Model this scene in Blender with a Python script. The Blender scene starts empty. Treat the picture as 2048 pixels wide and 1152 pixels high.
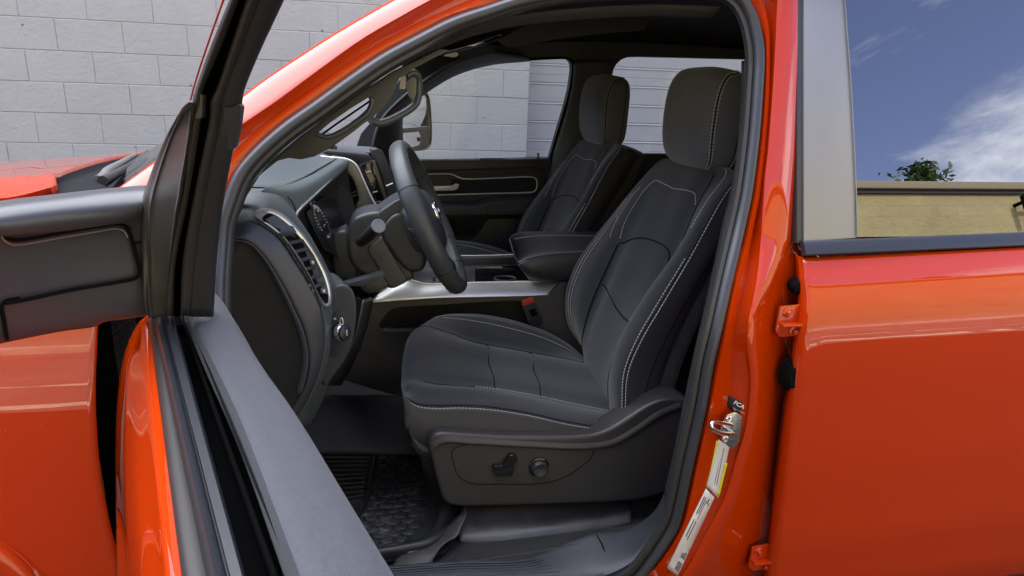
import bpy, bmesh, math, random
from mathutils import Vector, Matrix, noise
random.seed(7)
R = math.radians
sc = bpy.context.scene
col = sc.collection
# ------------------------------------------------------------------ camera
CAM = Vector((0.0, 0.0, 1.55))
FPX = 1320.0                       # focal length in photo pixels (photo is 2048 wide)
YAW, PITCH, ROLL = R(12.525), R(16.219), R(2.04)
ca, sa, cb, sb, cc, s_c = math.cos(YAW), math.sin(YAW), math.cos(PITCH), math.sin(PITCH), math.cos(ROLL), math.sin(ROLL)
FWD = Vector((sa*cb, ca*cb, -sb)); RT = Vector((ca, -sa, 0)); UP = RT.cross(FWD)
R2 = RT*cc + UP*s_c; U2 = -RT*s_c + UP*cc
cam = bpy.data.cameras.new('camera'); camo = bpy.data.objects.new('camera', cam); col.objects.link(camo)
m = Matrix((R2, U2, -FWD)).transposed().to_4x4(); m.translation = CAM
camo.matrix_world = m
cam.sensor_width = 36; cam.lens = 36*FPX/2048; cam.clip_start = 0.02; cam.clip_end = 3000
sc.camera = camo
# ------------------------------------------------------------------ world, sun, exposure
SUN_EL, SUN_AZ = R(39), R(14)       # azimuth measured from +Y (behind the block wall) towards +X
w = bpy.data.worlds.new('World'); sc.world = w; w.use_nodes = True
nt = w.node_tree; nt.nodes.clear()
N = nt.nodes.new; L = nt.links.new
sky = N('ShaderNodeTexSky'); sky.sky_type = 'NISHITA'; sky.sun_disc = False
sky.sun_elevation = SUN_EL; sky.sun_rotation = SUN_AZ; sky.air_density = 1.0; sky.dust_density = 1.0; sky.ozone_density = 2.0
tc = N('ShaderNodeTexCoord'); mp = N('ShaderNodeMapping'); mp.inputs['Scale'].default_value = (1.3, 1.3, 4.5)
mp.inputs['Rotation'].default_value = (R(8), R(-14), R(20)); mp.inputs['Location'].default_value = (0.35, 0.1, 0.0)
ns = N('ShaderNodeTexNoise'); ns.inputs['Scale'].default_value = 1.5; ns.inputs['Detail'].default_value = 9; ns.inputs['Roughness'].default_value = 0.62
ns.inputs['Distortion'].default_value = 0.5
cr_ = N('ShaderNodeValToRGB'); cr_.color_ramp.elements[0].position = 0.50; cr_.color_ramp.elements[1].position = 0.66
mx = N('ShaderNodeMix'); mx.data_type = 'RGBA'; mx.inputs['B'].default_value = (10.0, 10.2, 10.8, 1)
bg = N('ShaderNodeBackground'); bg.inputs['Strength'].default_value = 0.15
wo = N('ShaderNodeOutputWorld')
L(tc.outputs['Generated'], mp.inputs['Vector']); L(mp.outputs['Vector'], ns.inputs['Vector'])
L(ns.outputs['Fac'], cr_.inputs['Fac']); 
def sky_mask(axis, lo, hi):       # cloud bank around one direction of the sky
    vm = N('ShaderNodeVectorMath'); vm.operation = 'DOT_PRODUCT'; vm.inputs[1].default_value = Vector(axis).normalized()
    nz = N('ShaderNodeVectorMath'); nz.operation = 'NORMALIZE'; L(tc.outputs['Generated'], nz.inputs[0]); L(nz.outputs['Vector'], vm.inputs[0])
    ad = N('ShaderNodeMath'); ad.operation = 'MULTIPLY_ADD'; L(ns.outputs['Fac'], ad.inputs[0]); ad.inputs[1].default_value = .16; L(vm.outputs['Value'], ad.inputs[2])
    r = N('ShaderNodeMapRange'); r.interpolation_type = 'SMOOTHSTEP'; r.inputs['From Min'].default_value = lo+.08; r.inputs['From Max'].default_value = hi+.08; L(ad.outputs['Value'], r.inputs['Value']); return r
m1, m2 = sky_mask((.87, -.53, .15),   .945, .990), sky_mask((-.25, .30, .92), .55, .88)
mxx = N('ShaderNodeMath'); mxx.operation = 'MAXIMUM'; L(m1.outputs['Result'], mxx.inputs[0]); mxx.inputs[1].default_value = 0
sc3 = N('ShaderNodeMath'); sc3.operation = 'MULTIPLY'; sc3.inputs[1].default_value = .35; L(cr_.outputs['Color'], sc3.inputs[0])
mx3 = N('ShaderNodeMath'); mx3.operation = 'MAXIMUM'; L(mxx.outputs['Value'], mx3.inputs[0]); L(sc3.outputs['Value'], mx3.inputs[1])
L(mx3.outputs['Value'], mx.inputs['Factor']); gain = N('ShaderNodeVectorMath'); gain.operation = 'MULTIPLY'; gain.inputs[1].default_value = (1.3, 1.08, 1.24)
L(sky.outputs['Color'], gain.inputs[0]); L(gain.outputs['Vector'], mx.inputs['A'])
mz = N('ShaderNodeMix'); mz.data_type = 'RGBA'; mz.inputs['B'].default_value = (20, 20.5, 22.5, 1); L(m2.outputs['Result'], mz.inputs['Factor']); L(mx.outputs['Result'], mz.inputs['A'])
L(mz.outputs['Result'], bg.inputs['Color']); L(bg.outputs['Background'], wo.inputs['Surface'])
sl = bpy.data.lights.new('sun', 'SUN'); sl.energy = 3.0; sl.angle = R(0.5); sl.color = (1.0, 0.93, 0.82)
so = bpy.data.objects.new('sun', sl); col.objects.link(so)
sd = Vector((math.sin(SUN_AZ)*math.cos(SUN_EL), math.cos(SUN_AZ)*math.cos(SUN_EL), math.sin(SUN_EL)))
so.rotation_euler = sd.to_track_quat('Z', 'Y').to_euler(); so.location = (0, 20, 20)
sc.view_settings.view_transform = 'Standard'; sc.view_settings.look = 'None'; sc.view_settings.gamma = 1
sc.view_settings.exposure = 1.34

# ------------------------------------------------------------------ helpers
def ray(x, y): return FWD + R2*((x-1024)/FPX) - U2*((y-576)/FPX)
def P(x, y, Y): r = ray(x, y); return CAM + r*(Y/r.y)           # a point at distance Y across the truck
def PZ(x, y, z): r = ray(x, y); return CAM + r*((z-CAM.z)/r.z)  # a point at height z
def PS(pts, Y): return [P(a[0], a[1], a[2] if len(a) > 2 else Y) for a in pts]

def crs(pts, n, closed=False):
    """Catmull-Rom through pts, resampled to n points evenly along its length."""
    pts = [Vector(p) for p in pts]
    if len(pts) == 2: return [pts[0].lerp(pts[1], i/(n-1)) for i in range(n)]
    k = len(pts); dense = []
    segs = k if closed else k-1
    for i in range(segs):
        if closed: p0, p1, p2, p3 = pts[(i-1) % k], pts[i], pts[(i+1) % k], pts[(i+2) % k]
        else:
            p1, p2 = pts[i], pts[i+1]
            p0 = pts[i-1] if i else p1*2-p2
            p3 = pts[i+2] if i+2 < k else p2*2-p1
        # centripetal parametrisation keeps tight corners free of loops
        t0 = 0; t1 = t0+max((p1-p0).length, 1e-6)**.5; t2 = t1+max((p2-p1).length, 1e-6)**.5; t3 = t2+max((p3-p2).length, 1e-6)**.5
        for j in range(10):
            t = t1+(t2-t1)*j/10
            a1 = p0*((t1-t)/(t1-t0))+p1*((t-t0)/(t1-t0)); a2 = p1*((t2-t)/(t2-t1))+p2*((t-t1)/(t2-t1)); a3 = p2*((t3-t)/(t3-t2))+p3*((t-t2)/(t3-t2))
            b1 = a1*((t2-t)/(t2-t0))+a2*((t-t0)/(t2-t0)); b2 = a2*((t3-t)/(t3-t1))+a3*((t-t1)/(t3-t1))
            dense.append(b1*((t2-t)/(t2-t1))+b2*((t-t1)/(t2-t1)))
    dense.append(pts[0].copy() if closed else pts[-1].copy())
    acc = [0.0]
    for a, b in zip(dense, dense[1:]): acc.append(acc[-1]+(b-a).length)
    out = []; j = 0; tot = acc[-1]; m_ = n if closed else n-1
    for i in range(n):
        s = tot*i/m_
        while j < len(acc)-2 and acc[j+1] < s: j += 1
        d = acc[j+1]-acc[j]
        out.append(dense[j].lerp(dense[j+1], 0 if d < 1e-9 else (s-acc[j])/d))
    return out

def wloc(e):
    v = Vector((0, 0, 0))
    while e is not None: v += e.location; e = e.parent
    return v

def link(name, bm, mat, parent=None, smooth=35, loc=None):
    me = bpy.data.meshes.new(name); bm.to_mesh(me); bm.free()
    o = bpy.data.objects.new(name, me); col.objects.link(o)
    for mm in (mat if isinstance(mat, (list, tuple)) else [mat]): me.materials.append(mm)
    if smooth is not None:
        for p in me.polygons: p.use_smooth = True
        if smooth < 180: me.set_sharp_from_angle(angle=R(smooth))
    if parent is not None:
        o.parent = parent
        if parent.type == 'EMPTY': o.location = -wloc(parent)
    if loc is not None: o.location = loc
    return o

def grid(bm, rows, closed_u=False, closed_v=False, mi=0):
    vs = [[bm.verts.new(p) for p in r] for r in rows]
    nr, ncl = len(vs), len(vs[0])
    fs = []
    for i in range(nr if closed_v else nr-1):
        for j in range(ncl if closed_u else ncl-1):
            a, b = vs[i], vs[(i+1) % nr]
            try:
                f = bm.faces.new((a[j], a[(j+1) % ncl], b[(j+1) % ncl], b[j])); f.material_index = mi; fs.append(f)
            except ValueError: pass
    return vs

def loftrows(rows, nu=40, nv=None, closed=False):
    rs = [crs(r, nu) for r in rows]
    if nv:
        cols_ = [crs([r[j] for r in rs], nv, closed) for j in range(nu)]
        rs = [[c[i] for c in cols_] for i in range(nv)]
    return rs

def crs_idx(pts, n):
    """like crs, but evenly by point number, so rows with matching points stay in step"""
    out = []; k = len(pts); pts = [Vector(p) for p in pts]
    for i in range(n):
        s = (k-1)*i/(n-1); j = min(int(s), k-2); t = s-j
        p1, p2 = pts[j], pts[j+1]; p0 = pts[j-1] if j else p1*2-p2; p3 = pts[j+2] if j+2 < k else p2*2-p1
        out.append(((p1*2)+(p2-p0)*t+(p0*2-p1*5+p2*4-p3)*t*t+(p1*3-p0-p2*3+p3)*t**3)*.5)
    return out

def loft(name, rows, mat, parent, nu=40, nv=None, closed=False, thick=0.0, off=-1, smooth=40, cap=False, bev=0, idx=False):
    bm = bmesh.new()
    if idx: rs = loftrows([crs_idx(r, nu) for r in rows], nu, nv, closed) if False else [crs_idx(r, nu) for r in rows]; rs = rs if not nv else [list(x) for x in zip(*[crs_idx([r[j] for r in rs], nv) for j in range(nu)])]
    else: rs = loftrows(rows, nu, nv, closed)
    vs = grid(bm, rs, closed_v=closed)
    if cap:
        for e in (0, -1): 
            try: bm.faces.new([r[e] for r in vs])
            except ValueError: pass
    bmesh.ops.recalc_face_normals(bm, faces=bm.faces)
    o = link(name, bm, mat, parent, smooth)
    if thick:
        md = o.modifiers.new('solid', 'SOLIDIFY'); md.thickness = thick; md.offset = off
    if bev:
        md = o.modifiers.new('bevel', 'BEVEL'); md.width = bev; md.segments = 2; md.limit_method = 'ANGLE'
    return o

def tube_bm(bm, pts, r, n=None, sides=10, closed=False, ry=None, up=None, mi=0, taper=None):
    """sweep an ellipse (r sideways, ry along up) down a path"""
    if n: pts = crs(pts, n, closed)
    k = len(pts); rings = []
    prev = Vector(up) if up is not None else Vector((0, 0, 1))
    for i, p in enumerate(pts):
        if closed: t = (pts[(i+1) % k]-pts[i-1])
        else: t = pts[min(i+1, k-1)]-pts[max(i-1, 0)]
        t.normalize()
        u = (Vector(up) if up is not None else prev); u = u-t*u.dot(t)
        if u.length < 1e-4: u = t.orthogonal()
        u.normalize(); prev = u
        s = t.cross(u)
        f = taper(i/(k-1)) if taper else 1.0
        rr = r*f; rv = (ry if ry else r)*f
        rings.append([p+s*(rr*math.cos(2*math.pi*j/sides))+u*(rv*math.sin(2*math.pi*j/sides)) for j in range(sides)])
    vs = grid(bm, rings, closed_u=True, closed_v=closed, mi=mi)
    if not closed:
        for e in (0, -1):
            try: f = bm.faces.new(vs[e]); f.material_index = mi
            except ValueError: pass

def tube(name, pts, r, mat, parent, **k):
    bm = bmesh.new(); tube_bm(bm, pts, r, **k); bmesh.ops.recalc_face_normals(bm, faces=bm.faces)
    return link(name, bm, mat, parent, 50)

def ribbon_bm(bm, pts, prof, up, n=None, closed=False):
    """sweep an open/closed polygon profile [(s,u)..] along a path; up is a vector or a function of the path fraction"""
    if n: pts = crs(pts, n, closed)
    k = len(pts); rings = []
    for i, p in enumerate(pts):
        t = (pts[(i+1) % k]-pts[i-1]) if closed else pts[min(i+1, k-1)]-pts[max(i-1, 0)]
        t.normalize()
        u = Vector(up(i/(k-1)) if callable(up) else up); u = (u-t*u.dot(t)).normalized(); s = t.cross(u)
        rings.append([p+s*a+u*b for a, b in prof])
    vs = grid(bm, rings, closed_u=True, closed_v=closed)
    if not closed:
        for e in (0, -1):
            try: bm.faces.new(vs[e])
            except ValueError: pass

def ribbon(name, pts, prof, up, mat, parent, n=None, closed=False, smooth=40):
    bm = bmesh.new(); ribbon_bm(bm, pts, prof, up, n, closed); bmesh.ops.recalc_face_normals(bm, faces=bm.faces)
    return link(name, bm, mat, parent, smooth)

def plate_bm(bm, outline, holes=(), vec=(0, 0.01, 0), mi=0, bev=0, seg=2):
    """flat plate with holes, extruded along vec"""
    b2 = bmesh.new()
    def loop(pts):
        vs = [b2.verts.new(p) for p in pts]
        return [b2.edges.new((vs[i], vs[(i+1) % len(vs)])) for i in range(len(vs))]
    ed = loop(outline)
    for h in holes: ed += loop(h)
    if holes:
        bmesh.ops.triangle_fill(b2, use_beauty=True, use_dissolve=False, edges=ed)
    else:
        b2.faces.new(b2.verts[:])
    fs = b2.faces[:]
    r = bmesh.ops.extrude_face_region(b2, geom=fs)
    bmesh.ops.translate(b2, vec=Vector(vec), verts=[v for v in r['geom'] if isinstance(v, bmesh.types.BMVert)])
    bmesh.ops.recalc_face_normals(b2, faces=b2.faces)
    if bev:
        es = [e for e in b2.edges if len(e.link_faces) == 2 and e.calc_face_angle(0) > R(50)]
        # only the rim of the front side
        bmesh.ops.bevel(b2, geom=es, offset=bev, segments=seg, profile=0.6, affect='EDGES', clamp_overlap=True)
    for f in b2.faces: f.material_index = mi
    me = bpy.data.meshes.new('tmp'); b2.to_mesh(me); b2.free(); bm.from_mesh(me); bpy.data.meshes.remove(me)

def plate(name, outline, mat, parent, holes=(), vec=(0, 0.01, 0), bev=0, seg=2, smooth=35):
    bm = bmesh.new(); plate_bm(bm, outline, holes, vec, 0, bev, seg)
    return link(name, bm, mat, parent, smooth)

def sm(pts, n=40): return crs(pts, n, True)     # smooth closed outline

def rounded(pts, r=0.01, seg=5):
    """closed polygon with rounded corners"""
    out = []; k = len(pts)
    for i in range(k):
        p, a, b = Vector(pts[i]), Vector(pts[i-1]), Vector(pts[(i+1) % k])
        da, db = (a-p), (b-p); rr = min(r, da.length*.45, db.length*.45)
        s, e = p+da.normalized()*rr, p+db.normalized()*rr
        for j in range(seg+1):
            t = j/seg; out.append(s*(1-t)**2+p*(2*t*(1-t))+e*t*t)
    return out

def box_bm(bm, c, s, rot=None, mi=0, bev=0):
    b2 = bmesh.new(); bmesh.ops.create_cube(b2, size=1)
    bmesh.ops.scale(b2, vec=Vector(s), verts=b2.verts)
    if bev: bmesh.ops.bevel(b2, geom=b2.edges[:], offset=bev, segments=3, profile=.6, affect='EDGES')
    M = Matrix.Translation(Vector(c)) @ (rot.to_4x4() if rot is not None else Matrix.Identity(4))
    bmesh.ops.transform(b2, matrix=M, verts=b2.verts)
    for f in b2.faces: f.material_index = mi
    me = bpy.data.meshes.new('tmp'); b2.to_mesh(me); b2.free(); bm.from_mesh(me); bpy.data.meshes.remove(me)

def box(name, c, s, mat, parent, rot=None, bev=0.0):
    bm = bmesh.new(); box_bm(bm, c, s, rot, 0, bev); return link(name, bm, mat, parent, 35)

def disc_bm(bm, c, axis, prof, sides=32, mi=0, sx=1.0):
    """lathe: prof = [(radius, height along axis)..]"""
    axis = Vector(axis).normalized(); u = axis.orthogonal().normalized()
    if abs(axis.z) < .9: u = (Vector((0, 0, 1))-axis*axis.z).normalized()
    s = axis.cross(u)
    rings = [[Vector(c)+axis*h+(u*math.cos(2*math.pi*j/sides)+s*(sx*math.sin(2*math.pi*j/sides)))*r for j in range(sides)] for r, h in prof]
    vs = grid(bm, rings, closed_u=True, mi=mi)
    for e in (0, -1):
        try: f = bm.faces.new(vs[e]); f.material_index = mi
        except ValueError: pass

def lathe(name, c, axis, prof, mat, parent, sides=32, sx=1.0):
    bm = bmesh.new(); disc_bm(bm, c, axis, prof, sides, 0, sx); bmesh.ops.recalc_face_normals(bm, faces=bm.faces)
    return link(name, bm, mat, parent, 40)

def stitch_bm(bm, pts, r=0.0011, dash=0.0062, gap=0.0034, n=None):
    """a row of thread stitches along a path"""
    L_ = sum((b-a).length for a, b in zip(pts, pts[1:]))
    k = max(4, int(L_*1.1/(dash+gap)))
    q = crs(pts, k*2+1)
    for i in range(0, len(q)-1, 2):
        a, b = q[i], q[i].lerp(q[i+1], 1.25)
        t = (b-a).normalized(); u = t.orthogonal().normalized(); s = t.cross(u)
        ra = [bm.verts.new(a+(u*math.cos(x)+s*math.sin(x))*r) for x in (0, 1.571, 3.142, 4.712)]
        rb = [bm.verts.new(b+(u*math.cos(x)+s*math.sin(x))*r) for x in (0, 1.571, 3.142, 4.712)]
        for j in range(4): bm.faces.new((ra[j], ra[(j+1) % 4], rb[(j+1) % 4], rb[j]))
        bm.faces.new(ra); bm.faces.new(rb)

def stitches(name, paths, mat, parent, **k):
    bm = bmesh.new()
    bm.free()
    for p in paths:
        bm = bmesh.new(); stitch_bm(bm, p, **k); o = link(name, bm, mat, parent, None)
    return o

def tag(o, label=None, cat=None, group=None, kind=None):
    if label: o['label'] = label
    if cat: o['category'] = cat
    if group: o['group'] = group
    if kind: o['kind'] = kind
    return o

def empty(name, loc):
    o = bpy.data.objects.new(name, None); o.location = loc; col.objects.link(o); return o

def text_mesh(name, s, size, origin, xdir, ydir, mat, parent, depth=0.0004, align='LEFT', bold=0):
    cu = bpy.data.curves.new('txt', 'FONT'); cu.body = s; cu.size = size; cu.extrude = depth; cu.align_x = align; cu.offset = bold
    to = bpy.data.objects.new('txt', cu); col.objects.link(to)
    bpy.context.view_layer.update()
    me = bpy.data.meshes.new_from_object(to.evaluated_get(bpy.context.evaluated_depsgraph_get()))
    bpy.data.objects.remove(to); bpy.data.curves.remove(cu)
    x = Vector(xdir).normalized(); z = x.cross(Vector(ydir)).normalized(); y = z.cross(x)
    M = Matrix((x, y, z)).transposed().to_4x4(); M.translation = Vector(origin)
    me.transform(M); me.materials.clear(); me.materials.append(mat)
    o = bpy.data.objects.new(name, me); col.objects.link(o); o.parent = parent
    if parent is not None and parent.type == 'EMPTY': o.location = -wloc(parent)
    return o

# ------------------------------------------------------------------ materials
def mat(name, base, rough=0.5, metal=0.0, spec=0.5, coat=0.0, coat_r=0.03, bump=0.0, bscale=200, bdet=3, mott=0.0, mscale=8, sheen=0.0, ior=None, emit=None, rvar=0.0, bdist=0.001):
    M = bpy.data.materials.new(name); M.use_nodes = True; t = M.node_tree; b = t.nodes['Principled BSDF']
    b.inputs['Base Color'].default_value = (*base, 1); b.inputs['Roughness'].default_value = rough; b.inputs['Metallic'].default_value = metal
    b.inputs['Specular IOR Level'].default_value = spec; b.inputs['Coat Weight'].default_value = coat; b.inputs['Coat Roughness'].default_value = coat_r
    b.inputs['Sheen Weight'].default_value = sheen
    if ior: b.inputs['IOR'].default_value = ior
    tcn = t.nodes.new('ShaderNodeTexCoord')
    if bump:
        n = t.nodes.new('ShaderNodeTexNoise'); n.inputs['Scale'].default_value = bscale; n.inputs['Detail'].default_value = bdet
        t.links.new(tcn.outputs['Object'], n.inputs['Vector'])
        bp = t.nodes.new('ShaderNodeBump'); bp.inputs['Strength'].default_value = bump; bp.inputs['Distance'].default_value = bdist
        t.links.new(n.outputs['Fac'], bp.inputs['Height']); t.links.new(bp.outputs['Normal'], b.inputs['Normal'])
    if mott or rvar:
        n = t.nodes.new('ShaderNodeTexNoise'); n.inputs['Scale'].default_value = mscale; n.inputs['Detail'].default_value = 8; n.inputs['Roughness'].default_value = .65
        t.links.new(tcn.outputs['Object'], n.inputs['Vector'])
        if mott:
            r = t.nodes.new('ShaderNodeMapRange'); r.inputs['From Min'].default_value = .3; r.inputs['From Max'].default_value = .7
            r.inputs['To Min'].default_value = 1-mott; r.inputs['To Max'].default_value = 1+mott
            t.links.new(n.outputs['Fac'], r.inputs['Value'])
            v = t.nodes.new('ShaderNodeVectorMath'); v.operation = 'SCALE'; v.inputs[0].default_value = base
            t.links.new(r.outputs['Result'], v.inputs['Scale']); t.links.new(v.outputs['Vector'], b.inputs['Base Color'])
        if rvar:
            r = t.nodes.new('ShaderNodeMapRange'); r.inputs['From Min'].default_value = .3; r.inputs['From Max'].default_value = .7
            r.inputs['To Min'].default_value = rough-rvar; r.inputs['To Max'].default_value = rough+rvar
            t.links.new(n.outputs['Fac'], r.inputs['Value']); t.links.new(r.outputs['Result'], b.inputs['Roughness'])
    return M

PAINT = mat('orange paint', (0.42, 0.030, 0.0002), rough=0.5, coat=1.0, coat_r=0.012, spec=0.0)
def dust(M):       # faint dust specks on the clear coat
    t = M.node_tree; b = t.nodes['Principled BSDF']; tcn = t.nodes.new('ShaderNodeTexCoord')
    v = t.nodes.new('ShaderNodeTexVoronoi'); v.inputs['Scale'].default_value = 55; v.inputs['Randomness'].default_value = 1
    c = t.nodes.new('ShaderNodeValToRGB'); c.color_ramp.elements[0].position = 0.04; c.color_ramp.elements[1].position = 0.075
    c.color_ramp.elements[0].color = (0.25, 0.25, 0.25, 1); c.color_ramp.elements[1].color = (0, 0, 0, 1)
    n = t.nodes.new('ShaderNodeTexNoise'); n.inputs['Scale'].default_value = 9
    c2 = t.nodes.new('ShaderNodeValToRGB'); c2.color_ramp.elements[0].position = 0.52; c2.color_ramp.elements[1].position = 0.66
    mu = t.nodes.new('ShaderNodeMath'); mu.operation = 'MULTIPLY'
    mxn = t.nodes.new('ShaderNodeMix'); mxn.data_type = 'RGBA'; mxn.inputs['A'].default_value = b.inputs['Base Color'].default_value; mxn.inputs['B'].default_value = (.5, .42, .34, 1)
    for s in (v, n): t.links.new(tcn.outputs['Object'], s.inputs['Vector'])
    t.links.new(v.outputs['Distance'], c.inputs['Fac']); t.links.new(n.outputs['Fac'], c2.inputs['Fac'])
    t.links.new(c.outputs['Color'], mu.inputs[0]); t.links.new(c2.outputs['Color'], mu.inputs[1])
    t.links.new(mu.outputs['Value'], mxn.inputs['Factor']); t.links.new(mxn.outputs['Result'], b.inputs['Base Color'])
dust(PAINT); PAINT.node_tree.nodes['Principled BSDF'].inputs['Coat IOR'].default_value = 1.62
PLAS = mat('black grained plastic', (0.022, 0.023, 0.026), rough=0.47, bump=0.25, bscale=900, bdist=.0006, rvar=.05, mscale=20)
PLASG = mat('charcoal soft plastic', (0.034, 0.036, 0.042), rough=0.45, bump=0.2, bscale=700, bdist=.0006, rvar=.05)
PLASB = mat('grey blue dash skin', (0.072, 0.086, 0.092), rough=0.46, bump=0.2, bscale=600, bdist=.0006)
DARK = mat('dark cavity plastic', (0.0025, 0.0025, 0.003), rough=0.8, spec=.1)
LINE = mat('bright trim line', (0.80, 0.78, 0.73), rough=.3, metal=.1)
PIANO = mat('gloss black', (0.006, 0.006, 0.006), rough=0.08, coat=.6)
RUB = mat('seal rubber', (0.034, 0.036, 0.041), rough=0.34, bump=.15, bscale=500, bdist=.0005)
TAUPE = mat('dark taupe trim', (0.027, 0.026, 0.025), rough=0.5, bump=.2, bscale=600, bdist=.0005)
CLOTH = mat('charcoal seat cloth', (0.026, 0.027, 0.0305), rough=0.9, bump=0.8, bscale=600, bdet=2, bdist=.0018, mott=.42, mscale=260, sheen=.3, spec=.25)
CLOTH2 = mat('headrest fabric with painted light', (0.110, 0.114, 0.122), rough=0.85, bump=0.5, bscale=600, bdist=.0014, mott=.30, mscale=260, sheen=.3, spec=.3)  # colour raised to paint in the brighter light on the headrests
VINYL = mat('black seat side vinyl', (0.036, 0.036, 0.041), rough=0.5, bump=.3, bscale=350, bdist=.0008)
THREAD = mat('pale thread', (0.56, 0.55, 0.52), rough=.8)
THREADG = mat('tan thread', (0.30, 0.25, 0.17), rough=.8)
SATIN = mat('satin silver trim', (0.62, 0.61, 0.59), rough=0.33, metal=.75)
SATIND = mat('dark satin metal', (0.21, 0.205, 0.20), rough=0.38, metal=.55)
CHROME = mat('chrome', (0.85, 0.85, 0.86), rough=0.1, metal=1.0)
ZINC = mat('zinc plated steel', (0.62, 0.62, 0.60), rough=0.25, metal=1.0, rvar=.1, mscale=60)
HEAD = mat('black headliner fabric', (0.020, 0.020, 0.022), rough=.95, bump=.3, bscale=600)
CARPET = mat('black carpet', (0.034, 0.033, 0.033), rough=1, bump=1.0, bscale=450, bdist=.004, mott=.6, mscale=300)
RUBMAT = mat('rubber mat', (0.020, 0.020, 0.021), rough=.42, bump=.2, bscale=300, mott=.2, mscale=30)
LEATH = mat('wheel leather', (0.048, 0.052, 0.056), rough=.42, bump=.3, bscale=420, bdist=.0006)
APPL = mat('satin grey door pillar film', (0.115, 0.115, 0.118), rough=.46, ior=1.9, spec=.9)
MOLD = mat('black belt moulding', (0.020, 0.022, 0.026), rough=.32)
RED = mat('red release button', (0.45, 0.045, 0.02), rough=.4)
WHITE = mat('white label', (0.72, 0.72, 0.72), rough=.4)
YEL = mat('yellow label', (0.75, 0.72, 0.03), rough=.4)
INK = mat('black ink', (0.01, 0.01, 0.01), rough=.5)
INKW = mat('white ink', (0.8, 0.8, 0.8), rough=.5)
BELTF = mat('grey belt webbing', (0.10, 0.098, 0.09), rough=.75, bump=.6, bscale=500)
GAUGE = mat('gauge print', (0.6, 0.6, 0.6), rough=.5)
MIRR = mat('mirror glass', (0.92, 0.92, 0.9), rough=0.0, metal=1.0)

def glass(name, tint=(0.9, 0.93, 0.92), ior=1.5):
    M = bpy.data.materials.new(name); M.use_nodes = True; t = M.node_tree; t.nodes.clear()
    o = t.nodes.new('ShaderNodeOutputMaterial'); tr = t.nodes.new('ShaderNodeBsdfTransparent'); tr.inputs['Color'].default_value = (*tint, 1)
    g = t.nodes.new('ShaderNodeBsdfGlossy'); g.inputs['Roughness'].default_value = 0.0
    f = t.nodes.new('ShaderNodeFresnel'); f.inputs['IOR'].default_value = ior; mxs = t.nodes.new('ShaderNodeMixShader')
    t.links.new(f.outputs['Fac'], mxs.inputs['Fac']); t.links.new(tr.outputs['BSDF'], mxs.inputs[1]); t.links.new(g.outputs['BSDF'], mxs.inputs[2])
    t.links.new(mxs.outputs['Shader'], o.inputs['Surface']); return M
GLASS = glass('clear glass', ior=1.25)
PRIV = glass('dark privacy glass', (0.03, 0.035, 0.04), ior=3.1)

# ------------------------------------------------------------------ ground
def asphalt():
    M = mat('asphalt', (0.06, 0.058, 0.055), rough=.85, bump=.8, bscale=60, bdet=8, bdist=.01, mott=.35, mscale=3); return M
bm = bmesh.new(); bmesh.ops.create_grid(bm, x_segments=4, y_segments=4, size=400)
tag(link('ground', bm, mat('shade painted asphalt', (0.013, 0.010, 0.007), rough=.9, bump=.8, bscale=60, bdet=8, bdist=.01, mott=.35, mscale=1.4), None, None), 'dark shade painted asphalt yard', kind='structure')  # near-black colour paints in the shade lying on the ground by the truck
# ------------------------------------------------------------------ block building behind the truck
WALLM = mat('grey wall paint', (0.440, 0.442, 0.415), rough=.75, bump=.55, bscale=38, bdet=9, bdist=.006, mott=.05, mscale=2.5)
DOORM = mat('grey door paint', (0.40, 0.40, 0.40), rough=.5, bump=.15, bscale=60, bdist=.002, mott=.05, mscale=3)
garage = tag(empty('block_building', (-1.5, 5.325, 0)), 'grey painted concrete block building with a ribbed overhead door behind the truck', 'building')
WY, HB = 5.225, 0.2032
bm = bmesh.new()
X0 = -2.215                       # a head joint of the even courses
def block(x0, x1, z0, z1, y):
    g = 0.0015; gx = .0006; dx = random.uniform(-.0012, .0012); dy = random.uniform(0, .0022)
    a, b, c, d = x0+gx, x1-gx, z0+g, z1-g; e = .0032
    o = [bm.verts.new((x, y+dy+e, z)) for x, z in ((a, c), (b, c), (b, d), (a, d))]
    i = [bm.verts.new((x, y+dy, z)) for x, z in ((a+e, c+e), (b-e, c+e), (b-e, d-e), (a+e, d-e))]
    bm.faces.new(i)
    for k in range(4): bm.faces.new((o[k], o[(k+1) % 4], i[(k+1) % 4], i[k]))
XE, XD2 = X0+17*HB, 6.2
for r in range(28):               # course r counts down from the roof line
    z1 = 2.143+HB*17-HB*r; z0 = z1-HB
    if z1 < 0: break
    k = r-17; par = k % 2
    x = X0-14*HB*2/2-par*HB
    while x < (XE if z1 < 3.3 else 9):
        x1 = min(x+2*HB, XE if z1 < 3.3 else 9)
        if x < x1-.02: block(x, x1, max(z0, 0), z1, WY)
        x += 2*HB
    if z1 < 3.3:
        x = XD2+(par)*HB*.5
        while x < 9: block(x, min(x+2*HB, 9), max(z0, 0), z1, WY); x += 2*HB
bmesh.ops.recalc_face_normals(bm, faces=bm.faces)
for f in bm.faces:
    if f.normal.y > 0: f.normal_flip()
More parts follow.
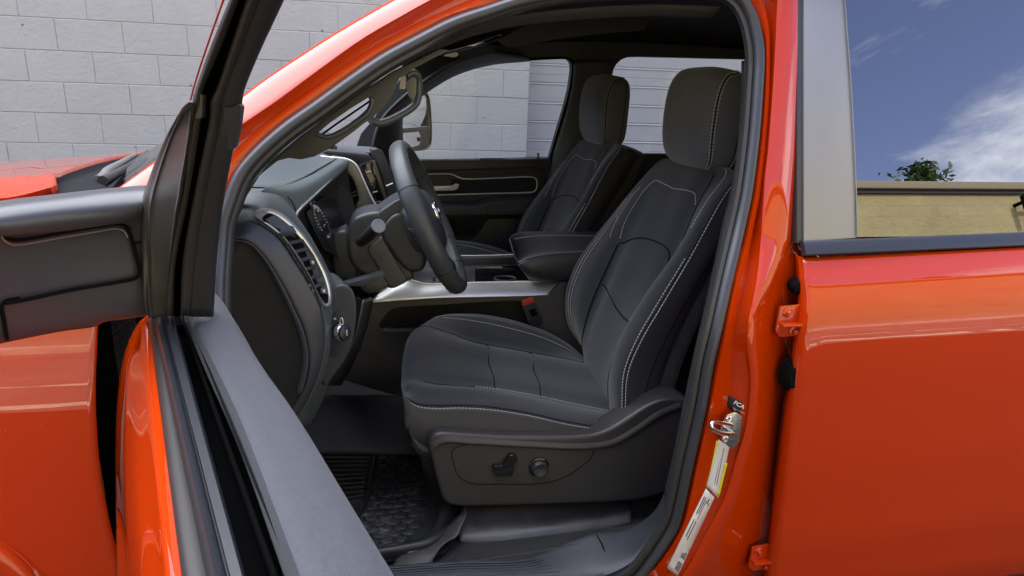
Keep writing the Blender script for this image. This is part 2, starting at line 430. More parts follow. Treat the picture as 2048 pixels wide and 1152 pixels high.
# the body of the wall behind the block faces, with the door opening
zt = 2.143+HB*17
for c, s in (((X0-7*HB-.5+(XE-X0+7*HB+1)/2-.5+.0, WY+.105, zt/2), (XE-(X0-7*HB)+1.0-1.0, .2, zt)),):
    xl = X0-14*HB-.2
    box_bm(bm, ((xl+XE)/2, WY+.105, zt/2), (XE-xl-.004, .2, zt))
box_bm(bm, ((XD2+9)/2, WY+.105, zt/2), (9-XD2, .2, zt)); box_bm(bm, ((XE+XD2)/2, WY+.105, (3.29+zt)/2), (XD2-XE, .198, zt-3.29))
link('wall', bm, WALLM, garage, 30)
bm = bmesh.new(); box_bm(bm, ((X0-14*HB+9)/2, WY+4, zt+.06), (9-X0+14*HB+.1, 8.3, .12)); box_bm(bm, ((X0-14*HB+9)/2, WY+7.9, zt/2), (9-X0+14*HB, .2, zt))
link('roof', bm, WALLM, garage, 30)
bm = bmesh.new(); yd = WY+.155; prof = []
z = 1.809+.592*2; lines = []
while z > -.5:
    lines += [(z, 0), (z-.083, 1), (z-.145, 0), (z-.296, 0), (z-.444, 0)]; z -= .592
prof.append((yd, 3.3))
for z, thin in lines:
    if z > 3.25 or z < .03: continue
    d = .003 if thin else .007
    prof += [(yd, z+.0025), (yd+d, z+.002), (yd+d, z-.001)]
    prof += [(yd, z-.004)] if thin else [(yd-.004, z-.012), (yd, z-.022)]
prof.append((yd, 0.0))
ra = [bm.verts.new((XE-.05, y, z)) for y, z in prof]; rb = [bm.verts.new((XD2+.05, y, z)) for y, z in prof]
for i in range(len(prof)-1): bm.faces.new((ra[i], rb[i], rb[i+1], ra[i+1]))
o = link('overhead_door', bm, DOORM, garage, None)
md = o.modifiers.new('s', 'SOLIDIFY'); md.thickness = .04; md.offset = 1
def pits(M, col_, sc_, th):      # chips and stains in the paint
    t = M.node_tree; b = t.nodes['Principled BSDF']; tcn = t.nodes.new('ShaderNodeTexCoord')
    v = t.nodes.new('ShaderNodeTexVoronoi'); v.inputs['Scale'].default_value = sc_; mpn = t.nodes.new('ShaderNodeMapping'); mpn.inputs['Scale'].default_value = (1, 1, 1.6)
    n = t.nodes.new('ShaderNodeTexNoise'); n.inputs['Scale'].default_value = sc_*4; ad = t.nodes.new('ShaderNodeMath'); ad.operation = 'MULTIPLY_ADD'; ad.inputs[1].default_value = .05
    r = t.nodes.new('ShaderNodeMapRange'); r.inputs['From Min'].default_value = th+.025; r.inputs['From Max'].default_value = th+.035; r.inputs['To Min'].default_value = 1; r.inputs['To Max'].default_value = 0
    mm = t.nodes.new('ShaderNodeMix'); mm.data_type = 'RGBA'; mm.inputs['B'].default_value = (*col_, 1)
    src = b.inputs['Base Color'].links[0].from_socket
    t.links.new(tcn.outputs['Object'], mpn.inputs['Vector']); t.links.new(mpn.outputs['Vector'], v.inputs['Vector']); t.links.new(tcn.outputs['Object'], n.inputs['Vector'])
    t.links.new(n.outputs['Fac'], ad.inputs[0]); t.links.new(v.outputs['Distance'], ad.inputs[2]); t.links.new(ad.outputs['Value'], r.inputs['Value'])
    t.links.new(src, mm.inputs['A']); t.links.new(r.outputs['Result'], mm.inputs['Factor']); t.links.new(mm.outputs['Result'], b.inputs['Base Color'])
pits(WALLM, (.19, .185, .18), 4.5, .045)
# ------------------------------------------------------------------ sunlit building opposite (seen as a reflection)
TAN = mat('tan painted block', (0.37, 0.315, 0.155), rough=.85, bump=.8, bscale=14, bdet=9, bdist=.02, mott=.16, mscale=1.1)
def coursed(M, c1, mort):
    t = M.node_tree; b = t.nodes['Principled BSDF']; tcn = t.nodes.new('ShaderNodeTexCoord'); mpn = t.nodes.new('ShaderNodeMapping'); mpn.inputs['Rotation'].default_value = (R(90), 0, 0)
    br = t.nodes.new('ShaderNodeTexBrick'); br.inputs['Scale'].default_value = 1; br.inputs['Brick Width'].default_value = .40; br.inputs['Row Height'].default_value = .2
    br.inputs['Mortar Size'].default_value = .006; br.inputs['Color1'].default_value = (1, 1, 1, 1); br.inputs['Color2'].default_value = (.93, .93, .93, 1); br.inputs['Mortar'].default_value = (mort, mort, mort, 1)
    mm = t.nodes.new('ShaderNodeMix'); mm.data_type = 'RGBA'; mm.blend_type = 'MULTIPLY'; mm.inputs['Factor'].default_value = 1
    t.links.new(tcn.outputs['Object'], mpn.inputs['Vector']); t.links.new(mpn.outputs['Vector'], br.inputs['Vector'])
    src = b.inputs['Base Color'].links[0].from_socket
    t.links.new(src, mm.inputs['A']); t.links.new(br.outputs['Color'], mm.inputs['B']); t.links.new(mm.outputs['Result'], b.inputs['Base Color'])
coursed(TAN, None, .82)
TB = -7.0; TH = 5.3
tan = tag(empty('tan_building', (4, TB-4, 0)), 'sunlit tan block building opposite the truck, mirrored in its rear window', 'building')
bm = bmesh.new(); box_bm(bm, (10, TB-4, TH/2), (60, 8, TH)); link('wall', bm, TAN, tan, 30)
CAP = mat('tan metal coping', (0.25, 0.21, 0.13), rough=.5)
bm = bmesh.new(); box_bm(bm, (10, TB-4, TH+.07), (60.2, 8.2, .14), bev=.01); link('coping', bm, CAP, tan, 30)
bm = bmesh.new(); box_bm(bm, (10, TB+.02, TH-.04), (60, .05, .06)); link('coping_dark_strip', bm, mat('dark strip under coping', (.03, .03, .03), rough=.6), tan, 30)  # dark strip along the wall under the coping
bm = bmesh.new()      # wall bracket on the facade
tube_bm(bm, [Vector((11.7, TB, 5.0)), Vector((11.7, TB+.28, 5.0))], .035, sides=8); tube_bm(bm, [Vector((11.7, TB+.22, 4.72)), Vector((11.7, TB+.22, 5.1))], .06, sides=10)
tube_bm(bm, [Vector((11.7, TB+.22, 5.02)), Vector((12.2, TB+.3, 5.1))], .035, sides=8)
link('wall_bracket', bm, DARK, tan, 40)
box('pavement', (10, TB+1.1, .06), (60, 2.2, .12), mat('sunlit pale concrete', (.33, .28, .20), rough=.8, bump=.5, bscale=30, mott=.2, mscale=1.2), None); tag(bpy.data.objects['pavement'], 'pale concrete pavement along the tan building', kind='structure')
box('kerb', (10, TB+2.3, .075), (60, .2, .15), mat('whitewashed kerb', (.62, .55, .40), rough=.7, mott=.25, mscale=3), None, bev=.02); tag(bpy.data.objects['kerb'], 'pale kerb edging the pavement', kind='structure')
bm = bmesh.new(); random.seed(5)      # concrete coloured pale as the sunlit ground; its ragged edge paints the shadow line
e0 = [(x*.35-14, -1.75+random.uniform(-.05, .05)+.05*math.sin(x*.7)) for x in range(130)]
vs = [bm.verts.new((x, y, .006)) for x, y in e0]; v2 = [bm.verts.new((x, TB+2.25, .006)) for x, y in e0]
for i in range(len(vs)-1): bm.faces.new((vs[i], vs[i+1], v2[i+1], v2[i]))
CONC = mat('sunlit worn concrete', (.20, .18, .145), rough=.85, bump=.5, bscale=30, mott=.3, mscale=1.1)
tag(link('apron', bm, CONC, None, None), 'pale concrete apron toned as sunlit ground between the asphalt and the tan building', kind='structure')
bm = bmesh.new()  # invented cream strips, a bright streak for the fender paint to mirror
for y0, y1 in ((-1.98, -1.86), (-2.55, -2.50)):
    ea = [(x*.2-10, y0+random.uniform(-.03, .03)) for x in range(130)]; vs = [bm.verts.new((x, y, .010)) for x, y in ea]; v2 = [bm.verts.new((x, y1+random.uniform(-.03, .03), .010)) for x, y in ea]
    for i in range(len(vs)-1):
        if random.random() < .88: bm.faces.new((vs[i], vs[i+1], v2[i+1], v2[i]))
tag(link('added_streak_strip', bm, mat('cream for mirrored streak', (.85, .76, .52), rough=.7, mott=.2, mscale=6), None, None), 'cream strips added on the apron for the bright streak mirrored in the fender', kind='structure')
# ------------------------------------------------------------------ trees behind that building
LEAF = [mat('leaf green', (0.055, 0.10, 0.022), rough=.6, mott=.4, mscale=3), mat('leaf dark green', (0.032, 0.065, 0.016), rough=.6, mott=.4, mscale=3)]
BARK = mat('bark', (0.12, 0.09, 0.06), rough=.9, bump=1, bscale=20, bdist=.02)
def tree(x, y, h, rw, label):
    t = tag(empty('tree', (x, y, 0)), label, 'tree', 'trees behind the tan building')
    bm = bmesh.new(); top = Vector((x+.3, y, h*.62))
    tube_bm(bm, [Vector((x, y, 0)), Vector((x+.1, y, h*.3)), top], .28, n=8, sides=10, taper=lambda f: 1-.6*f)
    tips = []
    for i in range(9):
        a = i*2.4; e = top+Vector((math.cos(a)*rw*.7, math.sin(a)*rw*.6, random.uniform(.16, .33)*h)); tips.append(e)
        s = Vector((x+.1, y, h*random.uniform(.34, .6)))
        tube_bm(bm, [s, s.lerp(e, .5)+Vector((0, 0, .3)), e], .09, n=6, sides=7, taper=lambda f: 1-.8*f)
    link('trunk', bm, BARK, t, 50)
    bm = bmesh.new()
    for c in range(60):
        b = random.choice(tips); q = b+Vector((random.gauss(0, rw*.16), random.gauss(0, rw*.16), random.gauss(0, h*.025))); cr0 = random.uniform(.25, .75)
        mi = int(random.random() < .5)
        for _ in range(80):
            d = Vector((random.gauss(0, 1), random.gauss(0, 1), random.gauss(0, .7)))*cr0*.5; p = q+d
            u = Vector((random.gauss(0, 1), random.gauss(0, 1), random.gauss(0, .5))).normalized(); v = u.orthogonal().normalized(); s = random.uniform(.07, .13)
            f = bm.faces.new([bm.verts.new(p+a) for a in (u*s*1.5, v*s*.6, -u*s*1.5, -v*s*.6)]); f.material_index = mi
    link('crown', bm, LEAF, t, None)
tree(18.9, -17.0, 10.65, 1.4, 'broad leafy tree rising over the tan building roof, nearest the middle of the mirrored view')
tree(26.0, -19.0, 11.1, 1.5, 'smaller leafy tree whose top just shows over the tan building roof at the right')

# ================================================================== THE TRUCK
truck = tag(empty('pickup_truck', (0.8, 2.09, 0)), 'orange crew cab pickup truck with its driver door open, parked beside the grey block wall', 'pickup truck')
PROF = [(.0, 1.2), (.3, 1.17), (.45, 1.125), (.6, 1.102), (.8, 1.086), (1.0, 1.0755), (1.08, 1.0730), (1.13, 1.0745), (1.165, 1.080), (1.19, 1.088), (1.22, 1.100), (1.255, 1.118), (1.275, 1.13), (2.2, 1.13+.3*.925)]
def bodyY(z):
    for (a, ya), (b, yb) in zip(PROF, PROF[1:]):
        if z <= b: return ya+(yb-ya)*(z-a)/(b-a)
    return PROF[-1][1]
def PB(x, y, off=0.0):
    """pixel -> the truck's side surface (bulging door skin below the belt, leaning glass above it), off metres inboard"""
    r = ray(x, y); Y = 1.12
    for _ in range(12): Y = Y*.5+.5*(bodyY(CAM.z+r.z*Y/r.y)+off)
    return CAM+r*(Y/r.y)
def BS(pts, off=0.0): return [PB(a[0], a[1], off+(a[2] if len(a) > 2 else 0)) for a in pts]
def inset(pts, d, closed=True):
    """move a pixel outline d pixels to its inside (clockwise on screen)"""
    out = []; k = len(pts)
    for i in range(k):
        a = Vector(pts[i-1 if (i or closed) else 0][:2]); b = Vector(pts[(i+1) % k if (i < k-1 or closed) else i][:2]); t = (b-a).normalized()
        dd = d(i) if callable(d) else d
        out.append((pts[i][0]-t.y*dd, pts[i][1]+t.x*dd))
    return out
# front door opening: outer edge of the rubber seal, clockwise from the lower left
OPEN = [(427, 700), (427, 565), (432, 489), (437, 440), (446, 412), (471, 347), (504, 305), (565, 250), (624, 208), (693, 158), (762, 111), (832, 73), (901, 38), (971, 14), (1040, -8),
        (1150, -26), (1300, -36), (1400, -38), (1445, -34), (1483, -15), (1508, 22), (1522, 70), (1527, 110), (1524, 180), (1519, 250), (1513, 308), (1501, 395), (1489, 450), (1465, 554), (1442, 658), (1425, 730),
        (1410, 817), (1384, 935), (1367, 1014), (1355, 1055), (1333, 1092), (1308, 1128), (1270, 1170), (1200, 1200), (1000, 1225), (700, 1245), (560, 1235), (480, 1160), (440, 1000), (425, 850)]
# ---- painted body side around the opening
bm = bmesh.new()
nO = 260
ring0 = crs(BS(OPEN, .020), nO, True)
def near_idx(ring, p): return min(range(len(ring)), key=lambda i: (ring[i]-p).length)
# A pillar and roof rail: rows from the glass side to the seal
A_top = [(150, 440), (244, 371), (314, 319), (400, 255), (478, 196), (537, 153), (589, 118), (672, 64), (783, 0), (880, -50), (1000, -95), (1200, -125), (1450, -150), (1800, -166), (2300, -182)]
A_cre = [(215, 450), (270, 415), (350, 357), (425, 297), (478, 253), (554, 201), (624, 149), (728, 75), (797, 35), (860, 0), (930, -32), (1010, -58), (1200, -80), (1430, -96), (1560, -114), (1800, -128), (2300, -144)]
A_mid = [(300, 470), (330, 450), (400, 378), (445, 330), (490, 280), (560, 222), (640, 165), (740, 97), (830, 48), (920, 8), (980, -14), (1050, -30), (1200, -50), (1420, -68), (1520, -88), (1800, -102), (2300, -116)]
A_in = [(405, 460), (425, 440), (450, 385), (471, 345), (504, 303), (565, 248), (624, 206), (693, 156), (762, 109), (832, 71), (901, 36), (971, 12), (1040, -10), (1150, -28), (1300, -38), (1420, -44), (1500, -70), (1800, -84), (2300, -96)]
def off_row(rows, d): return [p+Vector(d) for p in rows]
top = crs(BS(A_top, .040), 90)
t2 = crs(BS(A_cre, .004), 90)
rows = [off_row(top, (.01, .10, -.06)), off_row(top, (.0, .02, -.012))]+[[a.lerp(b, f)+Vector((0, -.6, .8))*(.020*f*(1-f)) for a, b in zip(top, t2)] for f in (0, .03, .15, .3, .5, .7, .85, .95)]
rows += [t2, [a+Vector((.001, .006, -.003)) for a in t2],
         crs(BS(A_mid, .022), 90), [a.lerp(b, .5)+Vector((0, -.006, 0)) for a, b in zip(crs(BS(A_mid, .022), 90), crs(BS(A_in, .014), 90))], crs(BS(A_in, .016), 90), crs(BS(A_in, .05), 90)]
for r in rows:           # level off along the roof line
    for p in r:
        if p.x > .25: p.z = min(p.z, 1.845+.02*math.tanh(p.x-.25)-.9*max(0, 1.34-p.y))
grid(bm, rows)
# B pillar jamb: vertical rows between the seal and the rear door
yl = [-95, -40, 20, 60, 100, 180, 250, 308, 350, 395, 450, 480, 543, 575, 633, 663, 700, 759, 798, 857, 920, 998, 1053, 1132, 1190]
def itp(tab, y):
    for (a, xa), (b, xb) in zip(tab, tab[1:]):
        if y <= b: return xa+(xb-xa)*(y-a)/(b-a)
    return tab[-1][1]
sealx = [(-170, 1400), (-40, 1470), (20, 1505), (70, 1522), (110, 1527), (180, 1524), (250, 1519), (308, 1513), (395, 1501), (450, 1489), (554, 1465), (658, 1442), (730, 1425), (817, 1410), (935, 1384), (1014, 1367), (1055, 1355), (1092, 1333), (1128, 1308), (1190, 1240)]
ridx = [(-170, 1560), (-40, 1557), (0, 1555), (100, 1551), (200, 1545), (300, 1537), (350, 1531), (480, 1522), (543, 1516), (575, 1511), (633, 1499), (663, 1495), (700, 1496), (759, 1502), (798, 1500), (857, 1492), (920, 1473), (998, 1449), (1053, 1421), (1132, 1378), (1190, 1335)]
rid2 = [(-170, 1594), (-40, 1594), (100, 1593), (300, 1585), (400, 1577), (480, 1570), (505, 1567), (530, 1553), (580, 1532), (633, 1508), (700, 1509), (759, 1515), (798, 1513), (857, 1506), (920, 1490), (998, 1468), (1053, 1443), (1132, 1402), (1190, 1362)]
flx = [(-40, 28), (100, 8), (300, 10), (480, 13), (700, 12), (900, 10), (1190, 10)]
jr = [[(itp(sealx, y), y, .05) for y in yl], [(itp(sealx, y), y, .014) for y in yl], [(itp(sealx, y)+itp(flx, y), y, -.001) for y in yl], [(itp(sealx, y)+itp(flx, y)+6, y, .006) for y in yl],
      [(itp(sealx, y)*.45+itp(ridx, y)*.55, y, .028) for y in yl], [(itp(ridx, y)-5, y, .012) for y in yl], [(itp(ridx, y), y, .001) for y in yl], [(itp(ridx, y)+4, y, -.001) for y in yl],
      [(itp(ridx, y)*.5+itp(rid2, y)*.5+1, y, -.002) for y in yl], [(itp(rid2, y), y, .001) for y in yl], [(itp(rid2, y)+7, y, .012) for y in yl],
      [(max(itp(rid2, y)+20, 1553-max(0, y-700)*.06), y, itp([(-170, .040), (560, .040), (700, .052), (1190, .060)], y)) for y in yl], [(1598-max(0, y-700)*.08, y, itp([(-170, .045), (560, .050), (700, .12), (1190, .16)], y)) for y in yl], [(1720, y, itp([(-170, .055), (560, .06), (700, .16), (1190, .20)], y)) for y in yl]]
grid(bm, loftrows([BS(r) for r in jr], 110))
# sill below the seal
sill = [(560, 1235), (700, 1245), (1000, 1228), (1200, 1202), (1270, 1172), (1308, 1130)]
a = crs(BS(sill, .015), 50); grid(bm, [off_row(a, (0, .04, 0)), a, off_row(a, (.004, -.02, -.02)), off_row(a, (.01, -.03, -.08)), off_row(a, (0, 0, -.25))])
bmesh.ops.remove_doubles(bm, verts=bm.verts, dist=1e-5)
body = link('body_side', bm, PAINT, truck, 50)
md = body.modifiers.new('s', 'SOLIDIFY'); md.thickness = .0012; md.offset = 0
tag(body, 'orange painted door opening frame with bare pillar jamb')
# roof skin, cab back, floor pan, firewall, far sheet metal: the closed shell of the cab
RZ = 1.84
def xz_roof(n=20):
    return [Vector((.18, 0, 1.76)), Vector((.30, 0, 1.82)), Vector((.55, 0, 1.88)), Vector((1.2, 0, 1.92)), Vector((2.2, 0, 1.89)), Vector((2.45, 0, 1.84))]
rr = []
for yv, dz in ((1.36, -.075), (1.44, -.03), (1.65, -.004), (2.09, .008), (2.53, -.004), (2.74, -.03), (2.82, -.075)):
    rr.append([p+Vector((0, yv, dz)) for p in xz_roof()])
loft('roof_panel', rr, PAINT, truck, nu=24, nv=24, thick=.03, off=0)
loft('headliner', [[p+Vector((-.03 if i == 0 else 0, yv, -.055+dz)) for i, p in enumerate(xz_roof())] for yv, dz in ((1.27, -.055), (1.33, -.03), (1.5, -.012), (2.09, .0), (2.68, -.012), (2.85, -.03), (2.93, -.065))], HEAD, truck, nu=24, nv=24, thick=.012, off=0)
plate('cab_back_wall', [Vector((2.42, 1.15, .45)), Vector((2.42, 3.02, .45)), Vector((2.42, 3.02, 1.25)), Vector((2.42, 2.85, 1.8)), Vector((2.42, 1.33, 1.8)), Vector((2.42, 1.15, 1.25))], PLAS, truck,
      holes=[[Vector((2.42, 1.4, 1.32)), Vector((2.42, 2.77, 1.32)), Vector((2.42, 2.7, 1.7)), Vector((2.42, 1.47, 1.7))]], vec=(.05, 0, 0))
plate('back_window', [Vector((2.43, 1.39, 1.31)), Vector((2.43, 2.78, 1.31)), Vector((2.43, 2.71, 1.71)), Vector((2.43, 1.46, 1.71))], PRIV, truck, vec=(.004, 0, 0))
box('firewall', (-.42, 2.09, .80), (.04, 1.8, .85), CARPET, truck)
# ---- hood, fender, cowl, windshield
H0 = PS([(-900, 417, 2.0), (-260, 347, 1.95), (-150, 335, 2.0), (0, 324, 2.1), (144, 314, 2.15), (226, 308, 2.2), (303, 301, 2.25)], 0)
H0b = [p+Vector((0, .45, .004)) for p in H0]
H1 = PS([(-900, 441, 1.42), (-260, 372, 1.42), (-150, 360, 1.42), (0, 353, 1.42), (60, 350, 1.42), (121, 348, 1.42)], 0)
Hr = PS([(121, 348, 1.42), (127, 344, 1.45), (185, 324, 1.75), (226, 315, 1.95), (303, 302, 2.25)], 0)   # rear edge
rows = []
h0, h1, hr = crs(H0, 48), crs(H1, 48), crs(Hr, 12)
for i in range(12):
    f = i/11; r = []
    for j in range(48):
        g = j/47; p = h1[j].lerp(h0[j], f); edge = hr[i]; base = h1[-1].lerp(h0[-1], f)
        p = p+(edge-base)*(g**13); p.z += .002*math.sin(math.pi*f)*(1-g**3)
        r.append(p)
    rows.append(r)
H2 = PS([(-900, 462, 1.24), (-260, 400, 1.22), (-150, 392, 1.22), (0, 387, 1.22), (60, 380, 1.24), (113, 370, 1.27)], 0)
H3 = PS([(-900, 477, 1.20), (-260, 415, 1.19), (-150, 405, 1.19), (0, 397, 1.19), (40, 391, 1.20), (104, 374, 1.25)], 0)
h2, h3 = crs(H2, 48), crs(H3, 48)
mid = [a.lerp(b, .5)+Vector((0, -.012, .012)) for a, b in zip(h2, h1)]
allr = [off_row(h3, (0, .02, -.03)), h3, h2, mid]+rows+[off_row(rows[-1], (0, .3, -.05)), off_row(rows[-1], (0, .9, -.25))]
hood = loft('hood', allr, PAINT, truck, nu=96, thick=.018, off=-1)
# fender: top shoulder and side
yF = 1.085
FE = [(195, 640), (194, 700), (193, 790), (198, 870), (206, 950), (218, 1020), (235, 1090), (245, 1160), (250, 1300)]
fr = [P(x, y, yF) for x, y in FE]
fprof = [(1.335, .16), (1.325, .09), (1.30, .042), (1.27, .020), (1.23, .008), (1.19, .002), (1.14, -.003), (1.08, -.007), (1.01, -.010), (.93, -.011), (.84, -.010), (.74, -.006), (.62, .002), (.5, .014)]
fxz = [(p.z, p.x) for p in fr][::-1]
rows = []
for z, o_ in fprof:
    xr = itp(fxz, z) if z > fxz[0][0] else fxz[0][1]
    if z > fr[0].z: xr = fr[0].x+(z-fr[0].z)*.3
    Yz = yF+o_
    rows.append([Vector((xr-.012, Yz+.016, z)), Vector((xr-.001, Yz+.008, z)), Vector((xr, Yz+.003, z)), Vector((xr-.004, Yz, z)), Vector((xr-.012, Yz, z)), Vector((xr-.05, Yz, z)), Vector((xr-.2, Yz, z)), Vector((xr-.6, Yz, z)), Vector((xr-1.7, Yz+.03, z))])
bm = bmesh.new(); grid(bm, [list(c) for c in zip(*[crs([r[j] for r in rows], 60) for j in range(9)])]); fender = link('fender', bm, PAINT, truck, 60)
md = fender.modifiers.new('s', 'SOLIDIFY'); md.thickness = .002
bm = bmesh.new()                      # wheel arch lip at the fender's lower edge
arch = [P(x, y, yF-.006) for x, y in ((-900, 1560), (-760, 1330), (-600, 1180), (-450, 1095), (-300, 1062), (-150, 1055), (-40, 1085), (20, 1122), (60, 1165), (110, 1240))]
ribbon_bm(bm, arch, [(-.022, 0), (-.018, .012), (.0, .018), (.018, .012), (.03, 0)], (0, -1, 0), n=60); bmesh.ops.recalc_face_normals(bm, faces=bm.faces)
link('wheel_arch_flare', bm, PAINT, truck, 60)
box('hinge_pillar', (-.41, 1.24, .85), (.16, .10, .78), DARK, truck)
bq_ = []
for z, y_ in [(1.30, bodyY(1.27)), (1.262, bodyY(1.26)), (1.22, bodyY(1.22)), (1.165, bodyY(1.165)), (1.08, bodyY(1.08)), (.9, bodyY(.9)), (.7, bodyY(.7)), (.5, bodyY(.5)), (.38, bodyY(.38))]:
    bq_.append([Vector((2.16, y_+.02, z)), Vector((2.165, y_, z)), Vector((2.4, y_, z)), Vector((4.0, y_, z))])
loft('bed_side', bq_, PAINT, truck, nu=12, thick=.03, off=0)
# cowl panel, wipers
plate('cowl', PS([(60, 398, 1.25), (100, 388, 1.27), (104, 374, 1.3), (150, 350, 1.42), (215, 333, 1.6), (262, 318, 1.9), (300, 306, 2.2), (306, 309, 2.2), (285, 330, 1.8), (245, 350, 1.5), (224, 376, 1.32), (180, 400, 1.2)], 0), mat('cowl plastic', (.010, .010, .012), rough=.9, spec=.15), truck, vec=(0, .0, -.02))
plate('cowl_well', PS([(90, 392, 1.30), (113, 366, 1.34), (121, 352, 1.42), (185, 330, 1.75), (226, 320, 1.95), (302, 304, 2.27), (304, 310, 2.27), (270, 330, 1.9), (200, 360, 1.5), (120, 400, 1.3)], 0), DARK, truck, vec=(-.002, .004, -.03))
for pts in ([(197, 365, 1.40), (207, 358, 1.44), (214, 348, 1.47), (240, 331, 1.62), (270, 313, 1.85)], [(206, 366, 1.38), (230, 353, 1.48), (262, 333, 1.7), (296, 306, 2.05)]):
    q = PS(pts, 0); o = tube('wiper', [p+Vector((0, 0, .004)) for p in q], .009, SATIND if pts[0][0] == 197 else PLAS, truck, n=20, sides=8, taper=lambda f: 1.1-.6*f)
    tube('wiper_blade', [p+Vector((.012, .01, -.012)) for p in q[1:]], .006, PLAS, o, n=14, sides=6)
WS0 = PS([(244, 384, 1.27), (320, 320, 1.28), (400, 262, 1.30), (478, 214, 1.31), (589, 138, 1.33), (672, 86, 1.34), (783, 24, 1.36), (860, -10, 1.38)], 0)
wl = crs(WS0, 16)
wr = [Vector((p.x-.02, 4.18-p.y, p.z)) for p in wl]
wm = [a.lerp(b, .5)+Vector((-.10, 0, -.02)) for a, b in zip(wl, wr)]
loft('windshield', [wl, [a.lerp(b, .2)+Vector((-.075+.004*i, 0, .02-.004*i)) for i, (a, b) in enumerate(zip(wl, wr))], wm, [a.lerp(b, .78)+Vector((-.065, 0, -.03)) for a, b in zip(wl, wr)], wr], GLASS, truck, nu=16, nv=16)
# ---- door seal and the trim inside it
S = inset(OPEN, 11); sealc = crs(BS(S, .012), 240, True)
seal = tube('door_seal', sealc, .0118, RUB, truck, closed=True, sides=14, up=(0, 1, 0), ry=.016)
tag(seal, 'grey rubber weatherstrip around the open front doorway')
bm = bmesh.new()
def wd(i): x, y = OPEN[i][:2]; return 37 if x > 1200 else (32 if y < 50 else (38 if x > 430 and y < 420 else 36))
rws = [crs(BS(inset(OPEN, 18), .018), 240, True), crs(BS(inset(OPEN, 22), .006), 240, True), crs(BS(inset(OPEN, lambda i: wd(i)*.8), .008), 240, True), crs(BS(inset(OPEN, wd), .022), 240, True), crs(BS(inset(OPEN, wd), .07), 240, True)]
grid(bm, rws, closed_u=True); tag(link('seal_lip_trim', bm, TAUPE, truck, 60), 'dark inner lip of the doorway seal')
# ------------------------------------------------------------------ rear door
HEM = [(1612, 512), (1618, 556), (1622, 594), (1619, 633), (1613, 700), (1600, 798), (1583, 896), (1571, 994), (1551, 1152), (1538, 1240)]
LED = [(1600, 512), (1603, 556), (1607, 587), (1602, 652), (1596, 700), (1586, 780), (1575, 857), (1559, 975), (1535, 1152), (1522, 1240)]
hz = [(PB(x, y).z, PB(x, y).x) for x, y in HEM][::-1]; lz = [(PB(x, y, .01).z, PB(x, y, .01).x) for x, y in LED][::-1]
rows = []
for z in (1.262, 1.255, 1.24, 1.22, 1.205, 1.19, 1.178, 1.165, 1.15, 1.12, 1.06, 1.0, .9, .8, .7, .6, .52, .45, .38):
    xh = itp(hz, z) if z > hz[0][0] else hz[0][1]; xl = itp(lz, z) if z > lz[0][0] else lz[0][1]; Yb = bodyY(z)
    rows.append([Vector((xl+.012, Yb+.05, z)), Vector((xl+.004, Yb+.03, z)), Vector((xl, Yb+.016, z)), Vector((xl+.0035, Yb+.007, z)), Vector((xh-.005, Yb+.0045, z)), Vector((xh-.001, Yb+.001, z)), Vector((xh+.005, Yb, z)), Vector((xh+.04, Yb, z)), Vector((xh+.3, Yb-.001, z)), Vector((xh+.7, Yb, z)), Vector((xh+1.26, Yb+.003, z))])
for r in rows:          # the belt line climbs gently towards the back
    z = r[0].z; k_ = .028*max(0, min(1, (z-.95)/.27))
    for q in r[7:]: q.z += k_*(q.x-r[6].x)
bm = bmesh.new(); rs = [r for r in rows]
cols_ = [crs([r[j] for r in rs], 70) for j in range(11)]
grid(bm, [[c[i] for c in cols_] for i in range(70)])
rdoor = link('rear_door', bm, PAINT, truck, 40); md = rdoor.modifiers.new('s', 'SOLIDIFY'); md.thickness = .0015; md.offset = 0
tag(rdoor, 'closed orange rear door with sky-mirroring window')
plate('pillar_panel', BS([(1608, -60), (1608, 250), (1608, 484), (1713.5, 476), (1708, 300), (1698, 120), (1683, -60)], -.001), APPL, rdoor, vec=(0, .012, 0), bev=.0015)
tube('pillar_panel_edge', BS([(1685, -60), (1694, 60), (1702, 170), (1709, 300), (1713, 400), (1714.5, 474)], -.003), .0014, SATIND, rdoor, n=30, sides=8)
plate('window_run_strip', BS([(1595, -60), (1594, 250), (1594, 487), (1606.5, 486), (1606.5, 250), (1606.5, -60)], .003), RUB, rdoor, vec=(0, .03, 0), bev=.002)
g0, g1 = BS([(1680, -70), (1716, 474)], .004)
gl = [g0, g0+Vector((1.2, 0, 0)), g1+Vector((1.2, 0, 0)), g1]
pane = plate('window_glass', gl, PRIV, rdoor, vec=(0, .004, 0), smooth=None)
tag(pane, 'dark rear window mirroring blue sky, cloud and the tan building')
b0, b1 = PB(1604, 497, -.004), PB(2048, 478, -.004); bd = (b1-b0).normalized()
ribbon('belt_moulding', [b0+bd*t for t in (0, .01, .3, .8, 1.4)], [(-.002, -.0150), (.009, -.0148), (.012, -.012), (.007, .010), (.003, .0145), (-.006, .0150)], (0, 0.25, 1), MOLD, rdoor)
lathe('latch_bumper', PB(1594, 572, .034), (-.35, -1, 0), [(.0, .016), (.010, .015), (.014, .010), (.0165, .0), (.0165, -.01)], DARK, truck)
bm = bmesh.new()
for k in range(4): disc_bm(bm, PB(1582, 748, .030)+Vector((0, -.006*k, 0)), (-.3, -1, 0), [(.010, .004), (.024-.003*k, .004), (.026-.003*k, 0), (.024-.003*k, -.006), (.01, -.006)], 28)
bmesh.ops.scale(bm, vec=(1, 1, 1.45), verts=bm.verts, space=Matrix.Translation(-PB(1582, 748, .030)))
bmesh.ops.recalc_face_normals(bm, faces=bm.faces); link('wiring_grommet', bm, DARK, truck, 40)
